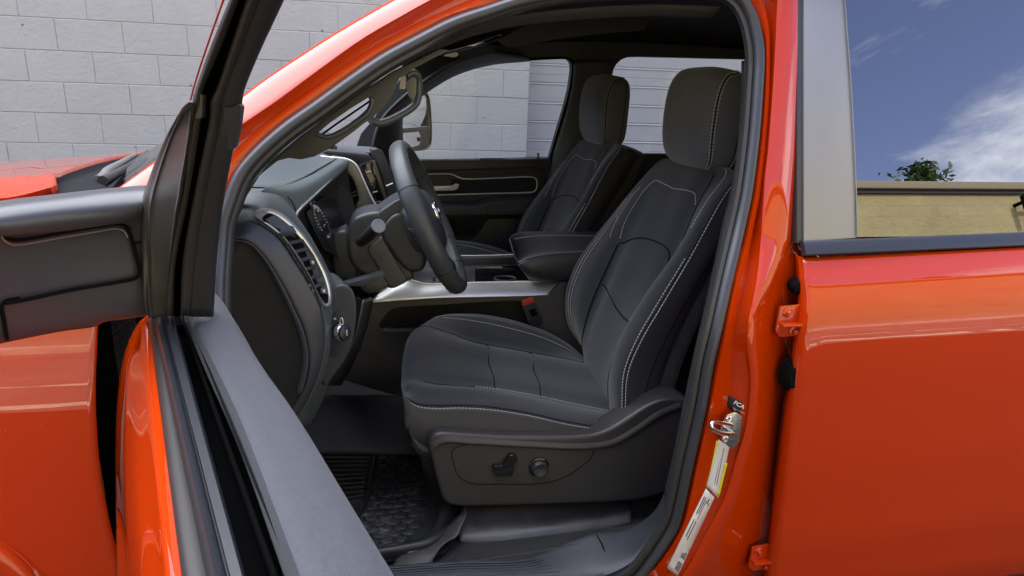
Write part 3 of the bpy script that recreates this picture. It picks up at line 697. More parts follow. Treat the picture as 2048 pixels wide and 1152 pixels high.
def hinge(cx, cy, s, flip):
    o = None; bm = bmesh.new(); c = PB(cx, cy, .030)
    def q(dx, dz, dy=0): return c+Vector((dx*s, dy, dz*s))
    plate_bm(bm, rounded([q(-.030, .036), q(.045, .040), (q(.05, -.036)), q(-.018, -.040), q(-.032, -.026)], .006), vec=(0, -.006, 0), bev=.0015)
    plate_bm(bm, rounded([q(-.028, -.002), q(.05, -.004), q(.05, -.010), q(-.028, -.009)], .002), vec=(0, -.022, 0), bev=.001)
    for dx, dz in ((-.010, .021), (.014, -.026)):
        disc_bm(bm, q(dx, dz, -.006), (0, -1, 0), [(.0105, 0), (.0105, .0015), (.0075, .003)], 20); disc_bm(bm, q(dx, dz, -.009), (0, -1, 0), [(.0062, 0), (.0062, .006), (.0045, .0075)], 6)
    bmesh.ops.recalc_face_normals(bm, faces=bm.faces)
    return link('door_hinge', bm, PAINT, truck, 35)
hinge(1576, 640, .86, 0); hinge(1519, 1112, .86, 0)
# striker and stickers on the pillar
sk = PB(1463, 858, .014)
nx = Vector((-.25, -1, -.05)).normalized()
bm = bmesh.new()
sp = [(1470, 822), (1482, 832), (1481, 850), (1474, 886), (1460, 897), (1443, 880), (1438, 858), (1452, 828)]
plate_bm(bm, rounded(BS(sp, .004), .006), vec=(0, -.004, 0), bev=.001)
striker = link('door_striker', bm, ZINC, truck, 35)
loopp = BS([(1463, 850, -.002), (1440, 845, -.035), (1422, 846, -.055), (1422, 853, -.058), (1440, 865, -.045), (1466, 868, -.002)])
tube('striker_loop', loopp, .0042, CHROME, striker, n=40, sides=10)
for x, y in ((1457, 837), (1450, 878)): lathe('striker_bolt', PB(x, y, .0), (0, -1, 0), [(.0075, 0), (.0075, .002), (.005, .0035), (.0035, .002)], ZINC, striker, sides=20)
def sticker(name, px, m_, off, label):
    o = plate(name, BS(px, off), m_, truck, vec=(0, -.0006, 0)); tag(o, label); return o
# find the surface under a sticker by ray casting on the finished jamb
bpy.context.view_layer.update()
dg = bpy.context.evaluated_depsgraph_get()
def onbody(x, y, lift=.0009):
    d = ray(x, y).normalized(); ok, loc, n, i = body.ray_cast(CAM-body.matrix_world.translation, d)
    if not ok: return PB(x, y, .01)
    return loc+body.matrix_world.translation-d*lift
def sticker(name, a, b, c, d, m_, label, par=None, lift=.0009, nu=2, nv=10):
    """a,b top edge (left,right) and d,c bottom edge, laid on the jamb"""
    bm = bmesh.new(); rws = []
    for i in range(nv):
        f = i/(nv-1); l_ = Vector(a).lerp(Vector(d), f); r_ = Vector(b).lerp(Vector(c), f)
        rws.append([onbody(*(l_.lerp(r_, g/(nu))), lift) for g in range(nu+1)])
    grid(bm, rws); o = link(name, bm, m_, par or truck, 60); md = o.modifiers.new('s', 'SOLIDIFY'); md.thickness = .0004; md.offset = 0; tag(o, label); return o
st1 = sticker('certification_sticker', (1457, 790), (1484, 805), (1479, 833), (1454, 812), INK, 'small black maker sticker above the striker')
P1, P2, P3 = onbody(1461, 803, .0016), onbody(1482, 814, .0016), onbody(1461, 795, .0016)
xd, yd_ = (P2-P1), (P3-P1)
text_mesh('sticker_text', 'FCA', .0125, onbody(1466, 807, .0018), xd, yd_, INKW, st1, depth=.0002, bold=.0003)
lathe('sticker_emblem', onbody(1460.5, 800, .0014), (-.2, -1, 0), [(.0045, 0), (.0045, .0003)], INKW, st1, sides=16)
for k, s in enumerate(('COMPONENTS AND ADHESIVE', 'INSPECTED')): text_mesh('sticker_text', s, .0022, onbody(1461, 813.5+k*3.2, .0018), xd, yd_, INKW, st1, depth=.0001)
st2 = sticker('tyre_label', (1437, 879), (1459, 893), (1437, 997), (1413, 973), WHITE, 'white label with yellow bars below the striker', nv=14)
sticker('label_bar', (1433, 881), (1438.5, 884), (1423, 958), (1418, 955), YEL, 'yellow bar', st2, .0014)
sticker('label_bar', (1450, 926), (1455, 926), (1439, 992), (1434, 991), YEL, 'yellow bar', st2, .0014)
lathe('label_emblem', onbody(1418, 971, .0016), (-.2, -1, 0), [(.0055, 0), (.0055, .0003)], mat('dark red print', (.12, .01, .015)), st2, sides=18)
sticker('label_print', (1440, 893), (1441.5, 894), (1426, 965), (1424.5, 964), INK, 'fine print', st2, .0014)
sticker('label_print', (1444, 895), (1445, 896), (1430, 968), (1429, 967), INK, 'fine print', st2, .0014)
sticker('label_print', (1447.5, 897), (1448.2, 898), (1434, 971), (1433, 970), INK, 'fine print', st2, .0014)
st3 = sticker('certification_label', (1412, 977), (1429, 995), (1355, 1152), (1334, 1136), WHITE, 'long white vehicle certification label with barcode', nv=22)
A3, B3, D3 = Vector((1412, 977)), Vector((1429, 995)), Vector((1334, 1136)); C3 = Vector((1355, 1152))
def on3(u, v): l_ = A3.lerp(D3, v); r_ = B3.lerp(C3, v); q = l_.lerp(r_, u); return q
for k, s in enumerate(('MFD BY: FCA US LLC', 'GVWR: 3129 KG (6900 LB)', 'VEHICLE MADE IN U.S.A.')):
    q0 = onbody(*on3(.14+.16*k, .97), .002); q1 = onbody(*on3(.14+.16*k, .80), .002); q2 = onbody(*on3(.02+.16*k, .97), .002)
    text_mesh('label_text', s, .0040, q0, q1-q0, q2-q0, INK, st3, depth=.0001)
for u, v0, v1 in ((.2, .08, .3), (.35, .05, .28), (.5, .1, .34), (.65, .06, .3), (.8, .1, .36), (.25, .36, .58), (.45, .36, .6), (.6, .38, .55), (.78, .42, .66)):
    a, b, c, d = on3(u-.035, v0), on3(u+.035, v0), on3(u+.035, v1), on3(u-.035, v1); sticker('label_print', a, b, c, d, INK, 'fine print', st3, .0015, 1, 4)
bm = bmesh.new()
for k in range(15):
    v = .64+.32*k/15
    if random.random() < .85:
        a, b, c, d = on3(.55, v), on3(.95, v), on3(.95, v+.010+.004*random.random()), on3(.55, v+.012)
        bm.faces.new([bm.verts.new(onbody(*q, .0016)) for q in (a, b, c, d)])
o = link('barcode', bm, INK, st3, None); md = o.modifiers.new('s', 'SOLIDIFY'); md.thickness = .0003
# ------------------------------------------------------------------ driver door (open, reaching towards and past the camera)
ddoor = tag(empty('driver_door', (-.25, .95, .9)), 'open front door seen along its window slot, window lowered')
ddoor.parent = truck; ddoor.location = Vector((-.25, .95, .9))-truck.location
def dpart(o):    # parts were linked to the truck-space origin: bring them under the door
    return o
class DP:        # parent proxy: children of an Empty child need its world offset removed
    pass
def dl(o): o.location = Vector((.25, -.95, -.9)); return o
def ext(a, b, k=2.05): return a+(b-a)*k
strip = [((297, 640), (363, 1152), 1.232), ((300, 639), (380, 1152), 1.236), ((306, 636), (412, 1152), 1.240), ((312, 635), (430, 1152), 1.247), ((321, 634), (450, 1152), 1.243), ((323, 634), (454, 1152), 1.236), ((325, 634), (458, 1152), 1.236), ((327, 633), (461, 1152), 1.243), ((341, 632), (484, 1152), 1.244), ((345, 631), (489, 1152), 1.240), ((347, 631), (492, 1152), 1.215)]
def along(f, nr, z, n=14):
    a, b = PZ(*f, z), PZ(*nr, z); e = ext(a, b, 2.0); a = a-(b-a)*.045; return [a.lerp(e, i/(n-1)) for i in range(n)]
R_ = [along(*s) for s in strip]
b0row = R_[0]
bm = bmesh.new(); grid(bm, R_[:3]); dl(link('outer_belt_trim', bm, mat('dark taupe belt strip', (.020, .018, .016), rough=.5), ddoor, 60)).modifiers.new('s', 'SOLIDIFY').thickness = .002
bm = bmesh.new(); grid(bm, R_[2:]); dl(link('glass_run_seal', bm, MOLD, ddoor, 60)).modifiers.new('s', 'SOLIDIFY').thickness = .002
bm = bmesh.new(); grid(bm, [along((346, 631), (490, 1152), 1.236), along((347, 631), (493, 1152), 1.19), along((358, 631), (538, 1152), 1.18), along((360, 631), (542, 1152), 1.222), along((363, 631), (549, 1152), 1.226), along((365, 631), (555, 1152), 1.222), along((366, 631), (560, 1152), 1.18), along((371, 631), (581, 1152), 1.19), along((372, 631), (584, 1152), 1.232)])
dl(link('window_slot', bm, DARK, ddoor, 40)).modifiers.new('s', 'SOLIDIFY').thickness = .002
# inner belt trim: a soft pad that rolls over to the cabin side
def padrow(px, z):
    q = [PZ(x, y, z) for x, y in px]; e = q[-1]+(q[-1]-q[-2]).normalized()*.55; return crs(q+[e], 30)
TL = [(368, 622), (404, 700), (474, 850), (585, 1152)]; TRt = [(429, 597), (440, 603), (452, 614), (467, 638), (504, 700), (533, 748), (588, 825), (700, 1006), (790, 1152)]
tl, tr = padrow(TL, 1.236), padrow(TRt, 1.225)
rows = [off_row(tl, (0, 0, -.03)), tl]
for f, dz in ((.04, .008), (.12, .013), (.35, .015), (.6, .015), (.8, .013), (.93, .007)): rows.append([a.lerp(b, f)+Vector((0, 0, dz)) for a, b in zip(tl, tr)])
rows += [tr, off_row(tr, (-.006, 0, -.02)), off_row(tr, (-.03, -.01, -.10)), off_row(tr, (-.03, -.01, -.45))]
# the pad sweeps up against the window frame at its far end
for r in rows[1:9]:
    for j, d in ((0, .010), (1, .003)): r[j] = r[j]+Vector((0, 0, d))
loft('belt_pad', rows, mat('grey blue soft trim', (0.027, 0.029, 0.038), rough=.64, bump=.5, bscale=480, bdist=.001, mott=.25, mscale=200, sheen=.1), ddoor, nu=40, nv=60, thick=.003).location = (.25, -.95, -.9)
# outer skin
dirD = (b0row[-1]-b0row[0]).normalized(); outn = Vector((-.952, -.304, 0))
HE = [(1.205, 268, 640), (1.17, 250, 640), (1.12, 238, 700), (1.06, 232, 800), (1.0, 231, 0), (.85, 232, 0), (.7, 233, 0), (.5, 236, 0)]
def xatz(px, Y, z):      # point at distance Y and height z whose picture column is px
    for y in range(300, 2400, 4):
        p = P(px, y, Y)
        if p.z <= z: return p
    return p
rows = [b0row, [p+outn*.006+Vector((0, 0, -.004)) for p in b0row]]
n_ = len(b0row)
for z, px, _ in HE:
    h = xatz(px, 1.0, z); blg = .0
    rows.append([h+dirD*(i/(n_-1))*1.12+outn*(-.05*min(1, 2.0*i/(n_-1))*max(.05, min(1, (1.25-z)*2.2)))+Vector((0, 0, 0)) for i in range(n_)])
rows = [off_row(r, (0, 0, 0)) for r in rows]
sk_ = loft('outer_skin', rows, PAINT, ddoor, nu=40, nv=60, thick=.0015); sk_.location = (.25, -.95, -.9)
he = [r[0] for r in rows[2:]]
loft('hinge_edge', [he, [p+Vector((.012, .004, 0)) for p in he], [p+Vector((.10, .03, 0)) for p in he]], DARK, ddoor, nu=30, thick=.0015).location = (.25, -.95, -.9)
# window frame: front post and the rail that climbs over the camera
ys = [632, 523, 400, 250, 205, 174, 100, 0, -110, -260]
Yd = [.905, .87, .81, .725, .70, .685, .645, .585, .53, .47]
FX = dict(a=[330, 338, 358, 381, 385, 392, 418, 458, 500, 560], b=[347, 352, 377, 401, 404, 408, 440, 478, 522, 582], d=[361, 365, 386, 417, 421, 434, 459, 492, 536, 596], e=[382, 392, 411, 441, 447, 455, 484, 522, 566, 628], f=[424, 430, 444, 472, 480, 486, 516, 562, 610, 678])
def frow(k, dy=0.0, dx=0, n=None): return [P(x+dx, y, Y+dy) for x, y, Y in zip(FX[k], ys, Yd)]
def mixr(k1, k2, f, dy): return [P(x1*(1-f)+x2*f, y, Y+dy) for x1, x2, y, Y in zip(FX[k1], FX[k2], ys, Yd)]
loft('frame_rail', [frow('a', .05), frow('a', .008), mixr('a', 'b', .15, .0), mixr('a', 'b', .5, -.004), mixr('a', 'b', .9, .0), frow('b', .008), frow('b', .04)], TAUPE, ddoor, nu=50, nv=26, thick=.002, idx=True).location = (.25, -.95, -.9)
loft('frame_channel', [frow('b', .03), mixr('b', 'd', .5, .05), frow('d', .03)], DARK, ddoor, nu=40, thick=.002, idx=True).location = (.25, -.95, -.9)
loft('frame_cover', [frow('d', .04), frow('d', .008), mixr('d', 'e', .12, -.003), mixr('d', 'e', .45, -.008), mixr('d', 'e', .9, -.003), frow('e', .0)], TAUPE, ddoor, nu=50, nv=30, thick=.002, idx=True).location = (.25, -.95, -.9)
loft('frame_inner', [frow('e', .0015), mixr('e', 'f', .06, -.002), mixr('e', 'f', .5, -.003), mixr('e', 'f', .88, .0), frow('f', .010), frow('f', .05)], PLAS, ddoor, nu=50, nv=26, thick=.002, idx=True).location = (.25, -.95, -.9)
# cap where the lower cover ends
plate('frame_cap', rounded(PS([(449, 214, .695), (463, 216, .695), (477, 206, .695), (482, 214, .695), (478, 250, .715), (468, 300, .745), (440, 300, .75)], 0), .008), PLASG, ddoor, vec=(0, .02, 0), bev=.002).location = (.25, -.95, -.9)
plate('frame_cap', rounded(PS([(391, 237, .714), (390, 205, .70), (396, 189, .69), (405, 189, .69), (403, 237, .714)], 0), .006), mat('taupe cap', (.10, .095, .088), rough=.45), ddoor, vec=(0, .02, 0), bev=.002).location = (.25, -.95, -.9)
tube('outer_hem', PS([(381, 200, .71), (392, 160, .69), (410, 105, .665), (447, 0, .60), (490, -110, .54)], 0), .0009, PAINT, ddoor, n=20, sides=6).location = (.25, -.95, -.9)
# upper rail closes the frame over and behind the camera, rear post at the door's free end
fr_ = [P(620, -260, .47), Vector((.02, .30, 1.82)), Vector((.07, .12, 1.90)), Vector((.16, -.05, 1.88)), Vector((.20, -.14, 1.75)), Vector((.17, -.16, 1.25))]
tube('frame_loop', fr_, .025, PLAS, ddoor, n=40, sides=10, ry=.02).location = (.25, -.95, -.9)
# sail panel (mirror foot) and towing mirror
SA = [(385, 207, .70), (372, 214, .71), (360, 224, .73), (347, 245, .76), (332, 272, .80), (314, 312, .85), (298, 356, .89), (286, 392, .905), (282, 430, .91), (284, 520, .905), (288, 600, .90), (296, 632, .90)]
SB = [(386, 207, .70), (384, 215, .70), (383, 230, .71), (381, 250, .725), (378, 272, .735), (372, 312, .76), (364, 356, .78), (359, 392, .80), (352, 430, .825), (341, 520, .87), (335, 600, .90), (331, 634, .905)]
sa_, sb_ = crs_idx(PS(SA, 0), 60), crs_idx(PS(SB, 0), 60)
rows = [off_row(sa_, (.004, .05, 0)), off_row(sa_, (0, .010, 0)), sa_]+[[a.lerp(b, f)+Vector((0, d, 0)) for a, b in zip(sa_, sb_)] for f, d in ((.1, -.006), (.24, -.003), (.32, -.009), (.4, -.004), (.7, .0), (.97, .002))]+[sb_, off_row(sb_, (0, .03, 0))]
loft('sail_panel', rows, mat('dark brown trim', (.034, .031, .027), rough=.42, bump=.2, bscale=600, bdist=.0005), ddoor, nu=60, nv=40, thick=.002, idx=True).location = (.25, -.95, -.9)
mirror = empty('door_mirror', (0, 0, 0)); bpy.data.objects.remove(mirror)
def MY(x): return .905-(290-x)*.00036
def MP(px, dy=0): return [P(x, y, MY(x)+dy) for x, y in px]
# the arm: loft of rows along its length (top surface, shoulder, flat back, bottom)
rowsM = [([(-260, 462), (-100, 424), (0, 403), (120, 388), (200, 379), (284, 371), (290, 371)], .07), ([(-260, 468), (-100, 430), (0, 408), (120, 393), (200, 384), (280, 377), (291, 376)], .02),
         ([(-260, 480), (-100, 441), (0, 420), (120, 405), (200, 398), (270, 391), (291, 388)], .003), ([(-260, 500), (-100, 462), (0, 441), (120, 425), (200, 417), (260, 412), (289, 405)], -.010),
         ([(-260, 528), (-100, 490), (0, 462), (15, 466), (120, 453), (200, 444), (250, 436), (286, 418)], -.012), ([(-260, 540), (-100, 505), (0, 480), (120, 470), (200, 460), (255, 450), (286, 440)], .0),
         ([(-260, 600), (-100, 560), (0, 540), (120, 520), (240, 508), (288, 500)], .004), ([(-260, 670), (-100, 640), (0, 615), (120, 590), (240, 570), (288, 556)], .004),
         ([(-260, 740), (-100, 705), (0, 682), (120, 658), (195, 646), (205, 640), (250, 633), (292, 627), (300, 625)], .008), ([(-260, 745), (-100, 708), (0, 685), (120, 661), (196, 650), (206, 643), (250, 636), (300, 628)], .03)]
rows = []
for px, dy in rowsM: rows.append(crs(MP(px, dy), 50))
rows.append(off_row(rows[-1], (0, .05, .01))); rows.append(off_row(rows[0], (0, .03, -.01)))
mir = loft('door_mirror', rows, mat('mirror housing plastic', (.046, .047, .054), rough=.30, bump=.25, bscale=650, bdist=.0006), ddoor, nu=50, nv=60, closed=True, smooth=60, cap=True); mir.location = (.25, -.95, -.9)
tag(mir, 'black towing mirror arm with a flip panel')
def mpart(o): return o
p1 = [(-60, 455), (2, 458), (10, 470), (20, 476), (35, 479), (140, 462), (200, 452), (240, 447), (255, 452), (262, 466), (272, 500), (281, 545), (276, 553), (262, 558), (150, 577), (40, 600), (14, 604), (-60, 622)]
pn = [p+Vector((0, -.003, 0)) for p in MP(p1)]
gb = [p+Vector((0, -.004, 0)) for p in crs(MP(p1[1:-1], 0), 70)]
tube('panel_gap', gb, .0030, DARK, mir, sides=6, ry=.0022)
tube('panel_gap', [p+Vector((0, -.001, 0)) for p in crs(MP([(262, 558), (281, 548), (290, 540)]), 8)], .0012, DARK, mir, sides=6)
tube('panel_gap', [p+Vector((0, .001, 0)) for p in crs(MP([(270, 487), (295, 482)]), 6)], .0012, DARK, mir, sides=6)
tube('panel_gap', crs(MP([(14, 680), (8, 640), (4, 612), (12, 602), (40, 597)], .002), 20), .0022, DARK, mir, sides=6)
tube('panel_lip', [p+Vector((0, -.004, -.002)) for p in crs(MP([(4, 464), (12, 476), (24, 483), (36, 485), (140, 468), (200, 458), (236, 453), (250, 458), (257, 470)]), 50)], .0012, SATIND, mir, sides=6)
# ------------------------------------------------------------------ cabin: floor, sill, trims
floor = box('floor_carpet', (1.0, 2.09, .455), (2.9, 1.75, .05), CARPET, truck)
def sub(name, loc):
    e = empty(name, Vector(loc)-truck.location); e.parent = truck; return e
# sill scuff plate and kick trim
sp0 = PS([(500, 1240, 1.20), (720, 1185, 1.21), (1000, 1165, 1.21), (1180, 1160, 1.205), (1260, 1128, 1.20), (1310, 1070, 1.21), (1338, 1000, 1.215)], 0)
sp1 = PS([(480, 1200, 1.27), (700, 1143, 1.27), (900, 1122, 1.27), (1050, 1117, 1.27), (1100, 1100, 1.29), (1185, 1066, 1.31), (1262, 1055, 1.31), (1310, 1020, 1.30), (1345, 940, 1.28)], 0)
a, b = crs(sp0, 50), crs(sp1, 50)
loft('scuff_plate', [off_row(a, (0, -.01, -.06)), off_row(a, (0, 0, -.006)), a, [p.lerp(q, .12)+Vector((0, 0, .007)) for p, q in zip(a, b)], [p.lerp(q, .6)+Vector((0, 0, .006)) for p, q in zip(a, b)], b, off_row(b, (0, .006, -.02))], mat('scuff plate plastic', (.036, .039, .046), rough=.5, bump=.4, bscale=350, bdist=.0008, mott=.2, mscale=25), truck, nu=60, nv=24, thick=.003)
bm = bmesh.new()
for k in range(7):
    f = .10+.11*k; pa = [p.lerp(q, f)+Vector((0, 0, .0085)) for p, q in zip(a[6:34], b[6:34])]; ribbon_bm(bm, pa[:-1-k//2], [(-.0016, 0), (0, .0016), (.0016, 0)], (0, 0, 1))
link('scuff_ribs', bm, PLAS, bpy.data.objects['scuff_plate'], 40)
tube('scuff_line', PS([(850, 1133, 1.235), (930, 1124, 1.24), (1010, 1112, 1.25), (1090, 1100, 1.26), (1160, 1087, 1.27)], 0), .0009, PLASG, bpy.data.objects['scuff_plate'], n=20, sides=6)
tube('scuff_gap', PS([(1193, 1070, 1.30), (1205, 1090, 1.27), (1213, 1120, 1.24), (1214, 1150, 1.22)], 0), .0016, DARK, bpy.data.objects['scuff_plate'], n=14, sides=6)
# carpet rising behind the scuff plate
loft('sill_carpet', [PS([(780, 1160, 1.285), (860, 1150, 1.285), (930, 1136, 1.285), (1100, 1110, 1.30), (1290, 1056, 1.32)], 0), PS([(780, 1100, 1.38), (860, 1106, 1.38), (930, 1097, 1.42), (1100, 1080, 1.43), (1290, 1042, 1.43)], 0)], CARPET, truck, nu=30, nv=6, thick=.01)
# floor hump carpets under the dash
loft('toe_carpet', [PS([(560, 900, 1.5), (700, 900, 1.52), (880, 905, 1.55)], 0), PS([(560, 800, 1.75), (700, 800, 1.78), (880, 800, 1.8)], 0), PS([(560, 790, 1.92), (700, 790, 1.92), (880, 790, 1.92)], 0)], mat('toe carpet', (.014, .014, .015), rough=1, bump=.6, bscale=400, bdist=.002), truck, nu=20, nv=20, thick=.01)
# ------------------------------------------------------------------ rubber floor mat (a loose thing)
fmat = tag(empty('floor_mat', (.0, 1.6, .5)), 'black rubber driver floor mat with ribs and scale pattern, dusty, on the cab floor', 'floor mat')
zm = .500
def MZ(x, y, dz=0): return PZ(x, y, zm+dz)
mo = [(560, 900), (640, 893), (700, 890), (750, 893), (840, 905), (930, 1010), (922, 1050), (905, 1085), (885, 1104), (840, 1112), (760, 1120), (690, 1130), (600, 1050)]
base = plate('mat_base', [MZ(x, y) for x, y in mo], mat('dusty rubber', (.022, .022, .023), rough=.55, bump=.3, bscale=200, mott=.3, mscale=18), fmat, vec=(0, 0, -.008))
def dustmat():
    M = base.data.materials[0]; t = M.node_tree; bb = t.nodes['Principled BSDF']; tcn = t.nodes.new('ShaderNodeTexCoord')
    n = t.nodes.new('ShaderNodeTexNoise'); n.inputs['Scale'].default_value = 26; n.inputs['Detail'].default_value = 10; n.inputs['Roughness'].default_value = .8
    n2 = t.nodes.new('ShaderNodeTexNoise'); n2.inputs['Scale'].default_value = 5
    c = t.nodes.new('ShaderNodeValToRGB'); c.color_ramp.elements[0].position = .50; c.color_ramp.elements[1].position = .66
    c2 = t.nodes.new('ShaderNodeValToRGB'); c2.color_ramp.elements[0].position = .42; c2.color_ramp.elements[1].position = .58
    mu = t.nodes.new('ShaderNodeMath'); mu.operation = 'MULTIPLY'; mi_ = t.nodes.new('ShaderNodeMix'); mi_.data_type = 'RGBA'; mi_.inputs['A'].default_value = (.020, .020, .021, 1); mi_.inputs['B'].default_value = (.15, .145, .135, 1)
    for q in (n, n2): t.links.new(tcn.outputs['Object'], q.inputs['Vector'])
    t.links.new(n.outputs['Fac'], c.inputs['Fac']); t.links.new(n2.outputs['Fac'], c2.inputs['Fac']); t.links.new(c.outputs['Color'], mu.inputs[0]); t.links.new(c2.outputs['Color'], mu.inputs[1])
    t.links.new(mu.outputs['Value'], mi_.inputs['Factor']); t.links.new(mi_.outputs['Result'], bb.inputs['Base Color'])
    return M
MD = dustmat()
bm = bmesh.new()
def inpoly(p, poly):
    c = False; j = len(poly)-1
    for i in range(len(poly)):
        if (poly[i].y > p.y) != (poly[j].y > p.y) and p.x < (poly[j].x-poly[i].x)*(p.y-poly[i].y)/(poly[j].y-poly[i].y)+poly[i].x: c = not c
        j = i
    return c
heel = [MZ(755, 900), MZ(838, 912), MZ(850, 960), (MZ(842, 1060)), MZ(800, 1085), MZ(720, 1110), MZ(690, 1060), MZ(748, 960)]
row = 0; yy = 1.33
while yy < 1.86:                      # overlapping scale pattern
    xx = -.14+(.017 if row % 2 else 0)
    while xx < .16:
        p = Vector((xx, yy, zm))
        if inpoly(p, heel):
            disc_bm(bm, p+Vector((0, 0, .0)), (0.0, .10, 1), [(.0185, .0), (.0175, .0016), (.010, .0024), (.0, .0027)], 14, sx=1.0)
        xx += .036
    yy += .024; row += 1
bmesh.ops.recalc_face_normals(bm, faces=bm.faces); link('scale_pattern', bm, MD, fmat, 60)
bm = bmesh.new()
for k in range(17):
    f = k/16; a_ = Vector(MZ(590, 894)).lerp(MZ(690, 1068), f)+Vector((-.1, 0, 0)); b_ = Vector(MZ(742, 902)).lerp(MZ(716, 1040), f)
    ribbon_bm(bm, [a_, b_], [(-.004, 0), (-.0025, .005), (.0025, .005), (.004, 0)], (0, 0, 1))
link('heel_ribs', bm, RUBMAT, fmat, 40)
tube('rib_border', [MZ(x, y, .004) for x, y in ((600, 892), (690, 893), (738, 897), (748, 905), (742, 960), (734, 1000), (722, 1025), (700, 1045))], .006, RUBMAT, fmat, n=40, sides=8)
rim = [MZ(x, y) for x, y in ((862, 905), (872, 960), (895, 1012), (905, 1030), (890, 1070), (850, 1096), (800, 1108), (740, 1118), (690, 1125))]
ri = crs(rim, 50)
loft('raised_rim', [off_row(ri, (.012, -.010, .0)), off_row(ri, (.010, -.008, .022)), off_row(ri, (0, 0, .026)), off_row(ri, (-.028, .014, .012)), off_row(ri, (-.04, .02, .001))], RUBMAT, fmat, nu=50, nv=16, thick=.003)
fl = PS([(930, 1016, 1.40), (932, 1030, 1.385), (922, 1052, 1.36), (915, 1070, 1.345), (890, 1085, 1.335), (868, 1115, 1.30), (862, 1135, 1.285)], 0)
fl2 = PS([(926, 1018, 1.41), (905, 1042, 1.40), (880, 1068, 1.385), (860, 1088, 1.37), (838, 1104, 1.355), (800, 1112, 1.33), (780, 1140, 1.29)], 0)
loft('curled_corner', [crs(fl2, 30), [p.lerp(q, .5)+Vector((0, 0, .006)) for p, q in zip(crs(fl2, 30), crs(fl, 30))], crs(fl, 30)], mat('worn rubber flap', (.05, .048, .045), rough=.6, mott=.3, mscale=40), fmat, nu=30, nv=12, thick=.003)
lathe('retainer_clip', MZ(822, 1098, .0), (0, 0, 1), [(.026, .0), (.026, .009), (.022, .011), (.020, .005), (.004, .004), (.003, .006)], RUBMAT, fmat)
lathe('retainer_clip', MZ(812, 910, .0), (0, 0, 1), [(.026, .0), (.026, .009), (.022, .011), (.020, .005), (.004, .004)], RUBMAT, fmat)
# ------------------------------------------------------------------ seats
def SPX(pts, Y): return PS(pts, Y)
dseat = sub('driver_seat', (.35, 1.67, .5))
tag(dseat, 'black cloth driver seat with double pale stitching')
def wl_(e): 
    v = Vector((0, 0, 0))
    while e: v += e.location; e = e.parent
    return v
